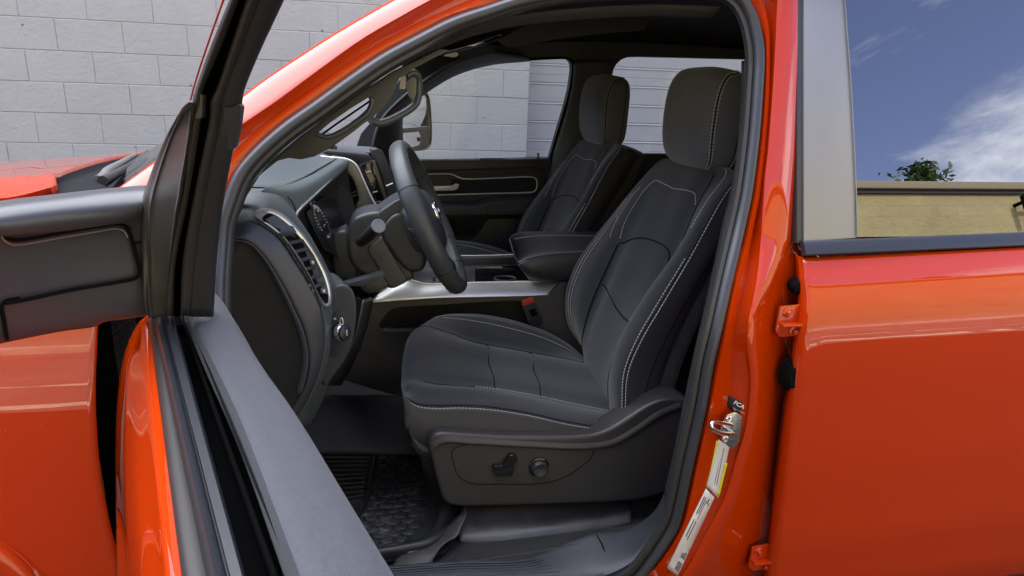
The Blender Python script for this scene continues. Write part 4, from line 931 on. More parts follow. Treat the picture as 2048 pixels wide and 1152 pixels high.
# cushion: rows from the near hem over the top to the far side; each runs from the front lip to the back
def crow(px, Y, front, n=36):
    pts = SPX(px, Y); f = pts[0]
    pre = [Vector((f.x+dx, Y if not isinstance(Y, list) else Y, f.z+dz)) for dx, dz in front]
    for p in pre: p.y = f.y
    return crs(pre+pts, n)
FR = [(.060, -.175), (.030, -.150), (.006, -.10), (-.004, -.045)]
near_hem = crs(PS([(878, 925, 1.43), (857, 914, 1.425), (840, 912, 1.42), (870, 920, 1.42), (1000, 925, 1.42), (1150, 935, 1.42), (1240, 905, 1.42)], 0), 36)
stm = [(808, 788), (815, 800), (835, 812), (870, 816), (920, 815), (985, 819), (1060, 831), (1130, 847), (1196, 857), (1225, 856)]
rowsC = [
    crs(PS([(885, 925, 1.47), (860, 915, 1.46), (900, 925, 1.46), (1000, 935, 1.46), (1150, 945, 1.46), (1240, 915, 1.46)], 0), 40),
    crow([(822, 880), (828, 890), (840, 905), (900, 915), (1000, 920), (1150, 930), (1235, 900)], 1.418, [(.05, -.03), (.03, -.025)], 40),
    crow([(812, 840), (818, 850), (835, 860), (900, 865), (1000, 870), (1130, 890), (1230, 880)], 1.404, [(.075, -.09), (.040, -.085), (.012, -.045)], 40),
    crow(stm, 1.408, [(.085, -.145), (.045, -.135), (.014, -.085), (.0, -.03)], 40),
    crow([(808, 782), (815, 788), (840, 795), (880, 797), (930, 796), (990, 800), (1060, 812), (1130, 828), (1190, 838), (1225, 840)], 1.430, [(.09, -.16), (.05, -.145), (.016, -.095), (.0, -.035)], 40),
    crow([(809, 772), (822, 770), (850, 773), (890, 775), (940, 777), (1000, 784), (1070, 799), (1140, 816), (1215, 828), (1232, 832)], 1.462, [(.10, -.19), (.055, -.165), (.018, -.11), (.0, -.045)], 40),
    crow([(806, 762), (830, 760), (870, 768), (920, 772), (960, 775), (1020, 783), (1090, 796), (1160, 811), (1215, 822), (1235, 826)], 1.505, [(.10, -.20), (.055, -.175), (.018, -.12), (.0, -.05)], 40),
    crow([(806, 745), (825, 738), (860, 742), (910, 748), (960, 752), (1020, 760), (1090, 772), (1160, 786), (1210, 795), (1235, 800)], 1.56, [(.10, -.21), (.055, -.18), (.018, -.125), (.0, -.05)], 40),
    crow([(806, 722), (822, 708), (855, 708), (905, 716), (960, 724), (1020, 732), (1090, 745), (1160, 758), (1200, 766), (1220, 770)], 1.65, [(.10, -.22), (.055, -.19), (.018, -.13), (.0, -.055)], 40),
    crow([(810, 695), (823, 678), (850, 672), (900, 680), (960, 692), (1020, 702), (1090, 715), (1150, 727), (1190, 736), (1215, 742)], 1.745, [(.10, -.22), (.055, -.19), (.018, -.13), (.0, -.055)], 40),
    crow([(815, 680), (826, 662), (845, 652), (885, 661), (950, 684), (1020, 697), (1090, 710), (1135, 718), (1170, 726), (1200, 733)], 1.815, [(.10, -.21), (.055, -.18), (.018, -.12), (.0, -.05)], 40),
    crow([(826, 676), (838, 656), (862, 641), (905, 645), (960, 655), (1020, 668), (1080, 684), (1130, 703), (1165, 722), (1190, 735)], 1.858, [(.10, -.20), (.055, -.17), (.018, -.11), (.0, -.045)], 40),
    crow([(838, 672), (850, 650), (880, 632), (930, 627), (985, 632), (1040, 645), (1095, 664), (1140, 690), (1165, 712), (1190, 730)], 1.902, [(.10, -.19), (.055, -.165), (.018, -.105), (.0, -.045)], 40),
    crow([(850, 690), (865, 668), (895, 652), (940, 645), (990, 650), (1040, 662), (1095, 682), (1140, 706), (1170, 728), (1190, 745)], 1.928, [(.085, -.14), (.045, -.13), (.014, -.08), (.0, -.03)], 40),
    crow([(870, 730), (885, 715), (915, 705), (950, 705), (1000, 712), (1050, 722), (1100, 735), (1150, 750), (1180, 770), (1195, 790)], 1.93, [(.04, -.07), (.02, -.05)], 40),
]
cush = loft('cushion', rowsC, CLOTH, dseat, nu=70, nv=110, thick=.0, smooth=80)
cr2 = loftrows(rowsC, 70, 110)
# vinyl outer side as its own part, just proud of the cloth
side = loft('cushion_side', [[p+Vector((0, -.0018, 0)) for p in r] for r in rowsC[1:4]], VINYL, dseat, nu=60, nv=26, thick=.004, smooth=80)
def surf(rows, v, u0, u1, n=40, lift=(0, 0, .0015)):
    """a line on a loft: row position v (in rows), from u0 to u1"""
    i = int(v); f = v-i; r0, r1 = crs(rows[i], 100), crs(rows[min(i+1, len(rows)-1)], 100)
    return [r0[int(j)].lerp(r1[int(j)], f)+Vector(lift) for j in [u0*99+(u1-u0)*99*k/(n-1) for k in range(n)]]
up_near = (0, -.0015, .0016)
seams = [surf(rowsC, 3.0, .30, 1.0, 50, (0, -.003, .0)), surf(rowsC, 3.0, .30, 1.0, 50, (0, -.0035, -.008)), surf(rowsC, 5.95, .52, 1.0, 50, (0, 0, .0018)), surf(rowsC, 11.75, .36, 1.0, 50, (-.001, -.001, .0025)), surf(rowsC, 11.35, .40, 1.0, 50, (-.001, -.001, .003))]
stitches('cushion_stitching', seams, THREAD, cush)
bm = bmesh.new()
for line in (surf(rowsC, 6, .36, 1.0, 50, (0, 0, .0)), surf(rowsC, 10, .32, 1.0, 50, (0, 0, .0)), surf(rowsC, 3.25, .26, 1.0, 50, (0, -.001, 0))): tube_bm(bm, line, .0016, sides=6)
def crossline(u, v0, v1, n=24):
    out = []
    for k in range(n):
        v = v0+(v1-v0)*k/(n-1); i = min(int(v), len(rowsC)-2); f = v-i; out.append(crs(rowsC[i], 100)[int(u*99)].lerp(crs(rowsC[i+1], 100)[int(u*99)], f)+Vector((0, 0, .0003)))
    return out
for u in (.585, .735): tube_bm(bm, crossline(u, 6.05, 9.95), .0014, sides=6)
link('cushion_seam', bm, DARK, cush, 60)
# backrest: rows run from the bottom to the top
BR = [
    [(1335, 830, 1.50), (1360, 740, 1.50), (1400, 640, 1.50), (1450, 530, 1.51), (1510, 420, 1.52), (1530, 370, 1.53), (1500, 350, 1.57)],
    [(1300, 825, 1.44), (1322, 740, 1.44), (1365, 640, 1.44), (1425, 530, 1.45), (1490, 420, 1.46), (1520, 365, 1.48), (1490, 345, 1.53)],
    [(1268, 818, 1.425), (1290, 735, 1.425), (1340, 640, 1.425), (1400, 540, 1.43), (1462, 430, 1.44), (1505, 360, 1.46), (1478, 340, 1.52)],
    [(1250, 825, 1.42), (1256, 745, 1.418), (1283, 680, 1.415), (1330, 600, 1.418), (1380, 515, 1.425), (1440, 405, 1.435), (1474, 352, 1.46), (1462, 337, 1.52)],
    [(1236, 828, 1.435), (1238, 745, 1.432), (1260, 680, 1.43), (1308, 596, 1.43), (1362, 510, 1.435), (1425, 402, 1.45), (1462, 350, 1.48), (1455, 335, 1.53)],
    [(1224, 828, 1.475), (1221, 745, 1.47), (1240, 680, 1.465), (1290, 590, 1.465), (1350, 505, 1.47), (1412, 400, 1.485), (1450, 348, 1.505), (1442, 333, 1.545)],
    [(1217, 815, 1.535), (1219, 745, 1.53), (1253, 655, 1.525), (1300, 590, 1.525), (1345, 525, 1.525), (1395, 410, 1.53), (1430, 345, 1.54), (1425, 330, 1.57)],
    [(1205, 800, 1.60), (1208, 745, 1.595), (1235, 655, 1.59), (1285, 575, 1.585), (1325, 500, 1.585), (1370, 395, 1.59), (1398, 338, 1.60), (1398, 326, 1.62)],
    [(1188, 775, 1.68), (1190, 735, 1.675), (1212, 650, 1.67), (1262, 560, 1.665), (1300, 480, 1.665), (1345, 385, 1.67), (1370, 334, 1.67), (1374, 323, 1.68)],
    [(1175, 745, 1.75), (1175, 710, 1.75), (1192, 645, 1.745), (1235, 550, 1.74), (1278, 465, 1.74), (1322, 378, 1.74), (1345, 330, 1.74), (1350, 320, 1.74)],
    [(1168, 724, 1.805), (1167, 690, 1.80), (1182, 640, 1.80), (1222, 545, 1.80), (1262, 455, 1.80), (1305, 372, 1.80), (1330, 328, 1.79), (1336, 318, 1.78)],
    [(1166, 705, 1.85), (1156, 660, 1.85), (1158, 600, 1.85), (1186, 530, 1.85), (1240, 442, 1.85), (1290, 368, 1.845), (1318, 328, 1.83), (1326, 318, 1.81)],
    [(1163, 690, 1.89), (1147, 650, 1.89), (1142, 600, 1.89), (1165, 532, 1.89), (1222, 448, 1.89), (1278, 370, 1.88), (1308, 332, 1.86), (1318, 322, 1.83)],
    [(1160, 690, 1.925), (1138, 655, 1.925), (1130, 595, 1.925), (1150, 530, 1.925), (1198, 462, 1.925), (1258, 388, 1.92), (1292, 350, 1.89), (1308, 335, 1.85)],
    [(1175, 700, 1.94), (1160, 660, 1.94), (1155, 600, 1.94), (1175, 535, 1.94), (1220, 470, 1.94), (1280, 400, 1.93), (1315, 360, 1.90), (1330, 345, 1.86)],
    [(1230, 700, 1.92), (1215, 660, 1.92), (1210, 600, 1.92), (1230, 535, 1.92), (1275, 470, 1.92), (1330, 400, 1.91), (1365, 360, 1.88), (1380, 345, 1.84)],
]
rowsB = [crs(PS(r, 0), 40) for r in BR]
back = loft('backrest', rowsB, CLOTH, dseat, nu=80, nv=120, closed=True, smooth=80, cap=True)
# vinyl side wing
loft('backrest_side', [[p+Vector((-.0008, -.0022, 0)) for p in r] for r in rowsB[0:4]], VINYL, dseat, nu=60, nv=30, thick=.003, smooth=80)
def lb(v, u0, u1, lift=(-.0022, -.0016, .0008), n=44): return surf(rowsB, v, u0, u1, n, lift)
sl_ = (-.0015, -.003, .0)
bs = [lb(3.0, .02, 1, sl_), lb(3.45, .02, .60, sl_), lb(12.0, .0, .80, (-.002, -.001, .002)), lb(12.35, .0, .78, (-.0025, -.001, .002)), lb(4.7, .72, .97, (-.003, -.002, .001))]
# yoke line across the upper back and the two straps
def lbp(path, lift=(-.003, -.001, .0015), n=60):
    out = []
    for v, u in crs([Vector((a, b, 0)) for a, b in path], n).__iter__() if False else [(q.x, q.y) for q in crs([Vector((a, b, 0)) for a, b in path], n)]:
        i = min(int(v), len(rowsB)-2); f = v-i; uu = u*99; j = min(int(uu), 98); g = uu-j
        r0, r1 = RB100[i], RB100[i+1]
        out.append(r0[j].lerp(r0[j+1], g).lerp(r1[j].lerp(r1[j+1], g), f)+Vector(lift))
    return out
RB100 = [crs(r, 100) for r in rowsB]
bs += [lbp([(10.3, .60), (10.6, .70), (10.6, .80), (10.2, .875), (9.4, .895), (8, .88), (7, .875), (6.4, .86), (6.05, .82)]), lbp([(10.9, .58), (11.5, .68), (11.6, .78), (11.3, .84)]), lbp([(11.3, .66), (12, .68)])]
stitches('backrest_stitching', bs, THREAD, back)
bm = bmesh.new()
for ln in (lb(6.0, .02, .95, (-.0004, 0, 0)), lb(10.3, .02, .58, (-.0004, 0, 0)), lb(3.15, .02, 1, (0, -.001, 0)), lbp([(6.2, .60), (6.5, .64), (7.4, .665), (8.4, .66), (9.3, .63), (10.2, .58)], (-.0006, 0, 0)), lbp([(6.1, .35), (7.5, .36), (9, .38), (10.2, .38)], (-.0004, 0, 0)), lb(1.6, .0, .62, (0, -.0028, 0))): tube_bm(bm, ln, .0016, sides=6)
bmesh.ops.recalc_face_normals(bm, faces=bm.faces); link('backrest_seam', bm, DARK, back, 60)
# headrest
hc = P(1397, 238, 1.67)+Vector((.012, 0, 0)); tilt = Matrix.Rotation(R(7), 3, 'Y')
def hpt(th, ph, ax=.075, by=.140, cz=.128, e1=.42, e2=.58, lift=0):
    f = lambda v, e: math.copysign(abs(v)**e, v)
    c_, s_ = math.cos(ph), math.sin(ph)
    x = (ax+lift)*f(math.cos(th), e2)*f(c_, e1); y = (by+lift)*f(math.sin(th), e2)*f(c_, e1); z = (cz+lift)*f(s_, e1)
    x *= (.72+.28*(1-(z/cz)**2)) if x < 0 else .9; x -= .012*(z/cz)
    return hc+tilt @ Vector((x, y, z))
def hpat(d, lift=0):
    a = math.atan2(d[1]/.14, d[0]/.075); return a
bm = bmesh.new(); rings = []
for i in range(1, 48):
    ph = -math.pi/2+math.pi*i/48; rings.append([hpt(2*math.pi*j/72, ph) for j in range(72)])
vs = grid(bm, rings, closed_u=True); bm.faces.new(vs[0]); bm.faces.new(vs[-1]); bmesh.ops.recalc_face_normals(bm, faces=bm.faces)
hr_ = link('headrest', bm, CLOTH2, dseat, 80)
def hline(th, p0, p1, lift=.0016, n=60): return [hpt(th+math.copysign(R(46 if abs(th) > R(90) else -12), -th)*max(0, (k/(n-1)-.45)/.55)**2.2, p0+(p1-p0)*k/(n-1), lift=lift) for k in range(n)]
hs = [hline(R(-113), -1.15, 1.20), hline(R(-106), -1.15, 1.18), hline(R(113), -1.15, 1.20), hline(R(106), -1.15, 1.18), hline(R(-73), -1.15, .85), hline(R(73), -1.15, .85)]
stitches('headrest_stitching', hs, THREAD, hr_)
bm = bmesh.new()
bm.free()
for th in (-109.5, 109.5, -76, 76): tube('headrest_seam', hline(R(th), -1.2, 1.19 if abs(th) > 90 else .87, .0), .0014, DARK, hr_, sides=6)
for dy in (-.062, .062): tube('headrest_post', [hc+Vector((.015, dy, -.10)), hc+Vector((.02, dy, -.21))], .0065, CHROME, dseat, sides=12)
for dy in (-.062, .062): lathe('post_collar', hc+Vector((.018, dy, -.145)), (0, 0, 1), [(.016, 0), (.016, .006), (.010, .012)], PIANO, dseat)
# side shield with switches (driver seat only)
sh = [(868, 870), (882, 866), (930, 868), (1000, 872), (1080, 873), (1150, 872), (1190, 868), (1225, 855), (1262, 832), (1300, 808), (1335, 797), (1372, 800), (1392, 818), (1398, 850), (1392, 900), (1370, 950), (1330, 985), (1280, 1000), (1200, 1006), (1080, 1010), (980, 1013), (905, 1012), (888, 1003), (878, 975), (866, 930), (857, 885)]
shp = sm(PS(sh, 1.372), 90)
shield = plate('side_shield', shp, mat('seat shield plastic', (.034, .032, .031), rough=.38, bump=.3, bscale=550, bdist=.0007), dseat, vec=(0, .075, 0), bev=.010, seg=4, smooth=60)
def onsh(px, dy=0.0): return PS(px, 1.372+dy)
ridge = crs(onsh([(868, 893), (885, 882), (940, 884), (1050, 890), (1170, 894), (1225, 886), (1270, 862), (1320, 828), (1360, 812)], .0), 50)
bm = bmesh.new(); ribbon_bm(bm, ridge, [(-.012, -.001), (-.006, .0035), (0, .0055), (.004, .005), (.009, -.001)], (0, -1, 0)); bmesh.ops.recalc_face_normals(bm, faces=bm.faces)
link('shield_ridge', bm, shield.data.materials[0], shield, 60)
inner = [(905, 900), (930, 890), (1000, 891), (1100, 894), (1170, 896), (1186, 900), (1184, 912), (1160, 935), (1120, 958), (1080, 967), (1000, 968), (945, 967), (920, 955), (908, 930)]
tube('shield_seam', sm(onsh(inner), 90), .0011, DARK, shield, closed=True, sides=6)
sw = [(985, 938), (988, 932), (1004, 931), (1012, 922), (1018, 912), (1026, 909), (1034, 912), (1036, 920), (1030, 930), (1026, 950), (1022, 953), (990, 953)]
plate('seat_switch', rounded(onsh(sw, -.012), .003), PIANO, shield, vec=(0, .013, 0), bev=.0025, seg=3)
kc = P(1078, 934, 1.368)
lathe('lumbar_knob', kc, (0, -1, 0), [(.0245, -.004), (.0240, .0), (.020, -.001), (.020, .010), (.0165, .0155), (.009, .0135), (.0, .0125)], PLAS, shield, sides=40)
lathe('knob_ring', kc, (0, -1, 0), [(.025, -.002), (.025, .002), (.0225, .003), (.0215, .0)], PIANO, shield, sides=40)
# passenger seat: a copy of the driver seat's soft parts
pseat = sub('passenger_seat', (.37, 2.49, .5)); tag(pseat, 'black cloth passenger seat beyond the console')
PD_ = Vector((.014, .82, .0))
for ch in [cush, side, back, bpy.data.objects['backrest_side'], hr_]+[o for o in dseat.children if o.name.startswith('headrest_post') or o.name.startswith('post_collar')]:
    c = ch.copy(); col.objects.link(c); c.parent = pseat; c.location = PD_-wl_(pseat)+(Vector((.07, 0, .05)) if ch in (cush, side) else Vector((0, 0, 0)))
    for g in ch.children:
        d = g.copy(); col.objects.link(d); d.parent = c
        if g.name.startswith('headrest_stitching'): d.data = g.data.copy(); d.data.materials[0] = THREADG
# rear seat bench, seen only through gaps
def sbox(name, c, s, m_, bev=.03): return box(name, c, s, m_, truck, bev=bev)
sbox('rear_seat', (1.95, 2.09, .88), (.5, 1.6, .28), CLOTH); bench = sbox('rear_backrest', (2.25, 2.09, 1.2), (.2, 1.6, .55), CLOTH)
# seat riser cover and carpet beneath
rs_ = [(926, 1088), (920, 1078), (924, 1050), (934, 1028), (945, 1016), (1000, 1011), (1180, 1005), (1262, 1000), (1262, 1040), (1180, 1062), (1100, 1080), (1000, 1089), (950, 1093)]
rz = PS(rs_, 1.40)
RM = mat('scuffed grey plastic', (.080, .077, .078), rough=.38, bump=.3, bscale=300, bdist=.0008, mott=.3, mscale=14, rvar=.12)
rr_ = [[(934, 1010, 1.47), (1000, 1006, 1.47), (1120, 1001, 1.47), (1262, 992, 1.46)], [(932, 1022, 1.445), (1000, 1018, 1.445), (1120, 1014, 1.445), (1262, 1002, 1.44)], [(926, 1040, 1.425), (1000, 1040, 1.42), (1120, 1032, 1.42), (1262, 1014, 1.42)],
       [(921, 1062, 1.40), (1000, 1062, 1.395), (1120, 1050, 1.395), (1262, 1028, 1.40)], [(920, 1076, 1.385), (1000, 1078, 1.38), (1120, 1065, 1.382), (1262, 1040, 1.39)], [(922, 1086, 1.38), (1000, 1089, 1.376), (1120, 1075, 1.378), (1262, 1046, 1.386)], [(926, 1092, 1.39), (1000, 1094, 1.386), (1120, 1079, 1.388), (1262, 1049, 1.396)], [(930, 1094, 1.42), (1000, 1096, 1.42), (1120, 1081, 1.42), (1262, 1052, 1.43)]]
RR = [crs(PS(r, 0), 40) for r in rr_]
rc = loft('seat_riser_cover', [[r[0]+Vector((-.004, .03, 0))]+[r[0]+Vector((-.002, .008, 0))]+r for r in RR], RM, dseat, nu=50, nv=30, thick=.003, smooth=70)
plate('seat_riser_rear', rounded(PS([(1263, 1000), (1340, 975), (1350, 1030), (1300, 1045), (1258, 1058)], 1.41), .006), PLAS, dseat, vec=(0, .1, 0), bev=.006)
box('seat_frame', (.43, 1.67, .66), (.55, .40, .12), DARK, dseat, bev=.01)
# buckle
bq = PS([(1043, 600), (1066, 594), (1071, 603), (1086, 640), (1084, 648), (1070, 655), (1058, 648), (1044, 612)], 1.945)
buck = plate('belt_buckle', rounded(bq, .004), PLAS, truck, vec=(0, .02, 0), bev=.003); tag(buck, 'black seat belt buckle with red button')
plate('buckle_button', rounded(PS([(1044, 601), (1066, 594), (1070, 604), (1046, 612)], 1.943), .002), RED, buck, vec=(0, .016, 0), bev=.001)
plate('buckle_recess', rounded(PS([(1057, 620), (1070, 616), (1076, 630), (1063, 634)], 1.9445), .002), DARK, buck, vec=(0, .003, 0))
plate('buckle_stalk', PS([(1070, 650), (1082, 646), (1092, 675), (1100, 705), (1088, 710)], 1.952), BELTF, buck, vec=(0, .004, 0))
# ------------------------------------------------------------------ dashboard
dash = sub('dashboard', (-.2, 2.0, 1.2))
# broad body of the dash: a profile carried across the cab
prof = [(-.55, 1.36), (-.40, 1.395), (-.25, 1.405), (-.16, 1.40), (-.12, 1.385), (-.105, 1.35), (-.12, 1.28), (-.14, 1.15), (-.15, 1.0), (-.22, .90), (-.40, .88)]
rows = []
for yv, dx, dz in ((1.62, -.10, -.07), (1.9, -.05, -.045), (2.15, -.03, -.02), (2.6, -.02, 0), (2.9, -.04, -.01), (2.96, -.08, -.03)):
    rows.append([Vector((x+dx, yv, z+dz)) for x, z in prof])
loft('dash_body', rows, PLASB, dash, nu=50, nv=40, thick=.004, smooth=60)
# left end of the dash, from the door side to the instrument opening
d0 = [(455, 500, 1.205), (469, 478, 1.21), (484, 479, 1.21), (500, 485, 1.21), (528, 513, 1.212), (562, 565, 1.214), (590, 621, 1.216), (608, 662, 1.218), (618, 715, 1.22), (616, 745, 1.22), (608, 775, 1.22), (590, 814, 1.22), (570, 850, 1.22)]
d1 = [(462, 452, 1.235), (477, 446, 1.235), (495, 443, 1.235), (514, 447, 1.235), (556, 475, 1.235), (592, 526, 1.235), (626, 580, 1.235), (643, 620, 1.235), (650, 670, 1.24), (649, 700, 1.24), (639, 744, 1.24), (618, 795, 1.24), (590, 840, 1.24)]
d2 = [(462, 449, 1.239), (478, 443, 1.239), (496, 440, 1.239), (515, 444, 1.239), (558, 472, 1.239), (594, 523, 1.239), (628, 577, 1.239), (645, 617, 1.239), (652, 670, 1.244), (651, 700, 1.244), (641, 745, 1.244), (620, 796, 1.244), (592, 841, 1.244)]
d3 = [(470, 425, 1.30), (485, 415, 1.30), (505, 410, 1.30), (530, 408, 1.30), (575, 428, 1.31), (612, 465, 1.32), (645, 520, 1.33), (668, 575, 1.33), (672, 640, 1.34), (668, 690, 1.34), (655, 745, 1.34), (632, 800, 1.34), (605, 850, 1.34)]
d4 = [(478, 395, 1.34), (500, 385, 1.35), (530, 385, 1.36), (560, 392, 1.38), (590, 425, 1.42), (606, 460, 1.43), (630, 505, 1.44), (655, 555, 1.44), (680, 600, 1.44), (680, 660, 1.44), (670, 720, 1.44), (650, 790, 1.44), (620, 850, 1.44)]
D01 = [[p for p in PS(r, 0)] for r in (d0, d1)]
a, b = crs(D01[0], 60), crs(D01[1], 60)
loft('dash_end_band', [off_row(a, (-.01, .03, 0)), a, [p.lerp(q, .15)+Vector((.002, -.003, 0)) for p, q in zip(a, b)], [p.lerp(q, .55)+Vector((.004, -.002, 0)) for p, q in zip(a, b)], b, off_row(b, (-.004, .004, -.002))], PLASG, dash, nu=60, nv=24, thick=.003, smooth=70)
plate('dash_end_cap', PS([(440, 470), (462, 480), (484, 482), (500, 488), (527, 516), (560, 568), (588, 623), (606, 664), (616, 715), (614, 744), (606, 774), (588, 812), (560, 860), (480, 760), (450, 650)], 1.222), mat('dash end cap', (.0045, .0045, .005), rough=.6, bump=.3, bscale=300), dash, vec=(0, .006, 0))
# grey lip inside the cap
lp = crs(PS([(470, 482), (500, 492), (528, 522), (556, 572), (580, 625), (597, 668), (605, 715), (602, 750), (592, 790)], 1.2165), 50)
lq = crs(PS([(469, 478), (500, 485), (530, 515), (563, 567), (590, 622), (608, 664), (617, 715), (614, 748), (604, 785)], 1.212), 50)
loft('dash_end_lip', [off_row(lp, (0, .006, 0)), [p.lerp(q, .4)+Vector((0, -.002, 0)) for p, q in zip(lp, lq)], lq], PLASG, dash, nu=50, nv=10, thick=.002)
loft('dash_face', [crs(PS(r, 0), 60) for r in (d2, d3, d4)], PLASB, dash, nu=60, nv=40, thick=.003, smooth=70)
# dash top pad near the driver, with the stitched brow over the instruments
T0 = [(462, 425, 1.34), (474, 400, 1.40), (492, 372, 1.48), (515, 345, 1.58), (540, 326, 1.68), (565, 317, 1.76), (600, 310, 1.86), (642, 304, 2.0)]
T1 = [(500, 405, 1.36), (510, 395, 1.37), (525, 378, 1.39), (548, 374, 1.43), (580, 368, 1.50), (610, 355, 1.60), (640, 338, 1.72), (672, 319, 1.88)]
T2 = [(540, 410, 1.40), (556, 398, 1.41), (572, 390, 1.43), (595, 383, 1.47), (620, 370, 1.54), (650, 350, 1.66), (675, 333, 1.78), (694, 322, 1.90)]
T3 = [(592, 450, 1.425), (590, 437, 1.43), (590, 428, 1.435), (598, 416, 1.45), (622, 394, 1.52), (655, 364, 1.65), (678, 344, 1.77), (696, 327, 1.90)]
T4 = [(596, 452, 1.44), (594, 438, 1.445), (595, 428, 1.45), (603, 417, 1.465), (627, 394, 1.535), (659, 365, 1.665), (680, 347, 1.785), (696, 331, 1.91)]
loft('dash_top_pad', [crs(PS(r, 0), 50) for r in (T0, T1)], PLASB, dash, nu=50, nv=16, thick=.003, smooth=70)
loft('instrument_brow', [crs(PS(r, 0), 50) for r in (T1, T2, T3, T4)], PLASB, dash, nu=50, nv=30, thick=.003, smooth=70)
stitches('brow_stitching', [[p+Vector((0, -.002, .002)) for p in crs(PS([(495, 372, 1.385), (525, 373, 1.40), (560, 368, 1.45), (600, 354, 1.56), (640, 332, 1.70), (668, 317, 1.86)], 0), 30)], [p+Vector((0, -.002, .002)) for p in crs(PS([(505, 378, 1.39), (545, 378, 1.43), (578, 374, 1.49), (610, 361, 1.59), (645, 340, 1.72), (676, 321, 1.88)], 0), 30)]], THREADG, dash, r=.0008, dash=.0045, gap=.003)
tube('brow_seam', [p+Vector((0, -.001, .001)) for p in crs(PS([(500, 375, 1.388), (535, 376, 1.415), (570, 371, 1.47), (606, 357, 1.575), (643, 336, 1.71), (672, 319, 1.87)], 0), 30)], .0014, DARK, dash, sides=6)
tube('brow_seam', crs(PS([(556, 380, 1.43), (572, 390, 1.43), (585, 405, 1.42), (592, 422, 1.425)], 0), 14), .0010, DARK, dash, sides=6)
# satin frame around the instruments, and the cavity
fp = [(694, 328, 1.905), (676, 346, 1.78), (656, 365, 1.66), (628, 392, 1.54), (602, 417, 1.46), (594, 428, 1.445), (594, 440, 1.44), (600, 458, 1.44), (612, 484, 1.44), (632, 520, 1.44), (648, 548, 1.45)]
tube('instrument_frame', [p+Vector((0, -.014, .002)) for p in crs(PS(fp, 0), 70)], .0030, mat('satin grey frame', (.22, .22, .22), rough=.35, metal=.3), dash, sides=8, ry=.0022)
plate('instrument_cavity', PS([(590, 425, 1.47), (640, 375, 1.62), (700, 325, 1.95), (712, 360, 1.95), (722, 440, 1.95), (740, 500, 1.9), (720, 600, 1.8), (650, 580, 1.5), (600, 470, 1.46)], 0), mat('instrument hood', (.012, .012, .012), rough=.5), dash, vec=(-.02, .02, 0))
cav = PS([(612, 425, 1.50), (650, 392, 1.60), (672, 400, 1.68), (700, 470, 1.72), (690, 520, 1.66), (648, 500, 1.52)], 0)
plate('instrument_lens', rounded(cav, .01), mat('instrument face', (.008, .008, .009), rough=.25), dash, vec=(-.01, .006, 0))
plate('hood_side', rounded(PS([(662, 402, 1.74), (686, 374, 1.82), (704, 392, 1.86), (716, 440, 1.86), (716, 490, 1.80), (690, 510, 1.74), (676, 460, 1.73)], 0), .008), mat('hood side plastic', (.024, .022, .021), rough=.5, bump=.2, bscale=500), dash, vec=(-.006, .012, 0))
# speedometer: bright ring seen at a slant
gc = P(640, 440, 1.555); gx = (P(660, 478, 1.60)-P(622, 404, 1.51))*.5; gy = Vector((-.25, .35, .9)); gy = (P(648, 418, 1.575)-P(632, 462, 1.535))*.36
def ell(c, a, b, t): return c+a*math.cos(t)+b*math.sin(t)
gm = CHROME
for t0, t1, s in ((2.5, 4.7, .9), (-.6, 1.2, .9)):
    tube('gauge_ring', [ell(gc, gx*s, gy*s, t0+(t1-t0)*k/30)+Vector((.003, -.004, 0)) for k in range(31)], .0017, gm, dash, sides=6, taper=lambda f: .35+.65*math.sin(math.pi*f))
bm = bmesh.new()
for k in range(18):
    t = 1.0+k*.24; p = ell(gc, gx*.74, gy*.74, t); q = ell(gc, gx*.62, gy*.62, t); tube_bm(bm, [p+Vector((.003, -.004, 0)), q+Vector((.003, -.004, 0))], .0007, sides=4)
link('gauge_marks', bm, GAUGE, dash, None)
g2 = P(651, 462, 1.585); tube('gauge_ring', [ell(g2, gx*.33, gy*.42, 2*math.pi*k/24)+Vector((.004, -.006, 0)) for k in range(20)], .0012, gm, dash, sides=6)
xg = (P(628, 424, 1.52)-P(620, 404, 1.51)); 
for s, x, y in (('100', 622, 411), ('80', 616, 407), ('120', 629, 418)):
    text_mesh('gauge_number', s, .009, P(x, y, 1.515)+Vector((.004, -.006, 0)), (P(x+8, y+9, 1.53)-P(x, y, 1.515)), (P(x+6, y-8, 1.53)-P(x, y, 1.515)), GAUGE, dash, depth=.0001)
# side air vent with its bright surround
vo = [(511, 433), (513, 426), (521, 419), (532, 417), (545, 419), (573, 433), (604, 465), (626, 497), (640, 521), (654, 548), (662, 576), (664, 598), (660, 611), (653, 614), (646, 610), (638, 594), (625, 566), (597, 517), (562, 471), (533, 448), (515, 438)]
vi = [(525, 438), (530, 430), (540, 427), (560, 436), (592, 468), (617, 504), (640, 550), (650, 578), (653, 597), (648, 602), (641, 592), (628, 564), (602, 516), (568, 472), (540, 448), (528, 443)]
def vY(x, y, side): return 1.262+side
bpy.context.view_layer.update(); dgo = bpy.data.objects['dash_face']
for e_ in [bpy.context.evaluated_depsgraph_get()]: pass
def dhit(x, y):
    d = ray(x, y).normalized(); ok, loc, n, i = dgo.ray_cast(CAM-dgo.matrix_world.translation, d)
    return (loc+dgo.matrix_world.translation) if ok else None
def vpt(x, y, d=0): # the vent faces back and outward: its inner edge is deeper
    # distance of the pixel from the outer long edge decides the depth
    t = itp([(417, 535), (433, 560), (465, 592), (497, 615), (521, 630), (548, 645), (576, 655), (600, 660)], y)
    t0 = itp([(417, 505), (438, 515), (448, 533), (471, 562), (517, 597), (566, 625), (594, 638), (612, 650)], y)
    f = max(0, min(1, (x-t0)/max(6, t-t0)))
    h = dhit(x, y); yy = 1.236+.075*f
    return P(x, y, min(h.y if h else yy, yy)-.004+d)
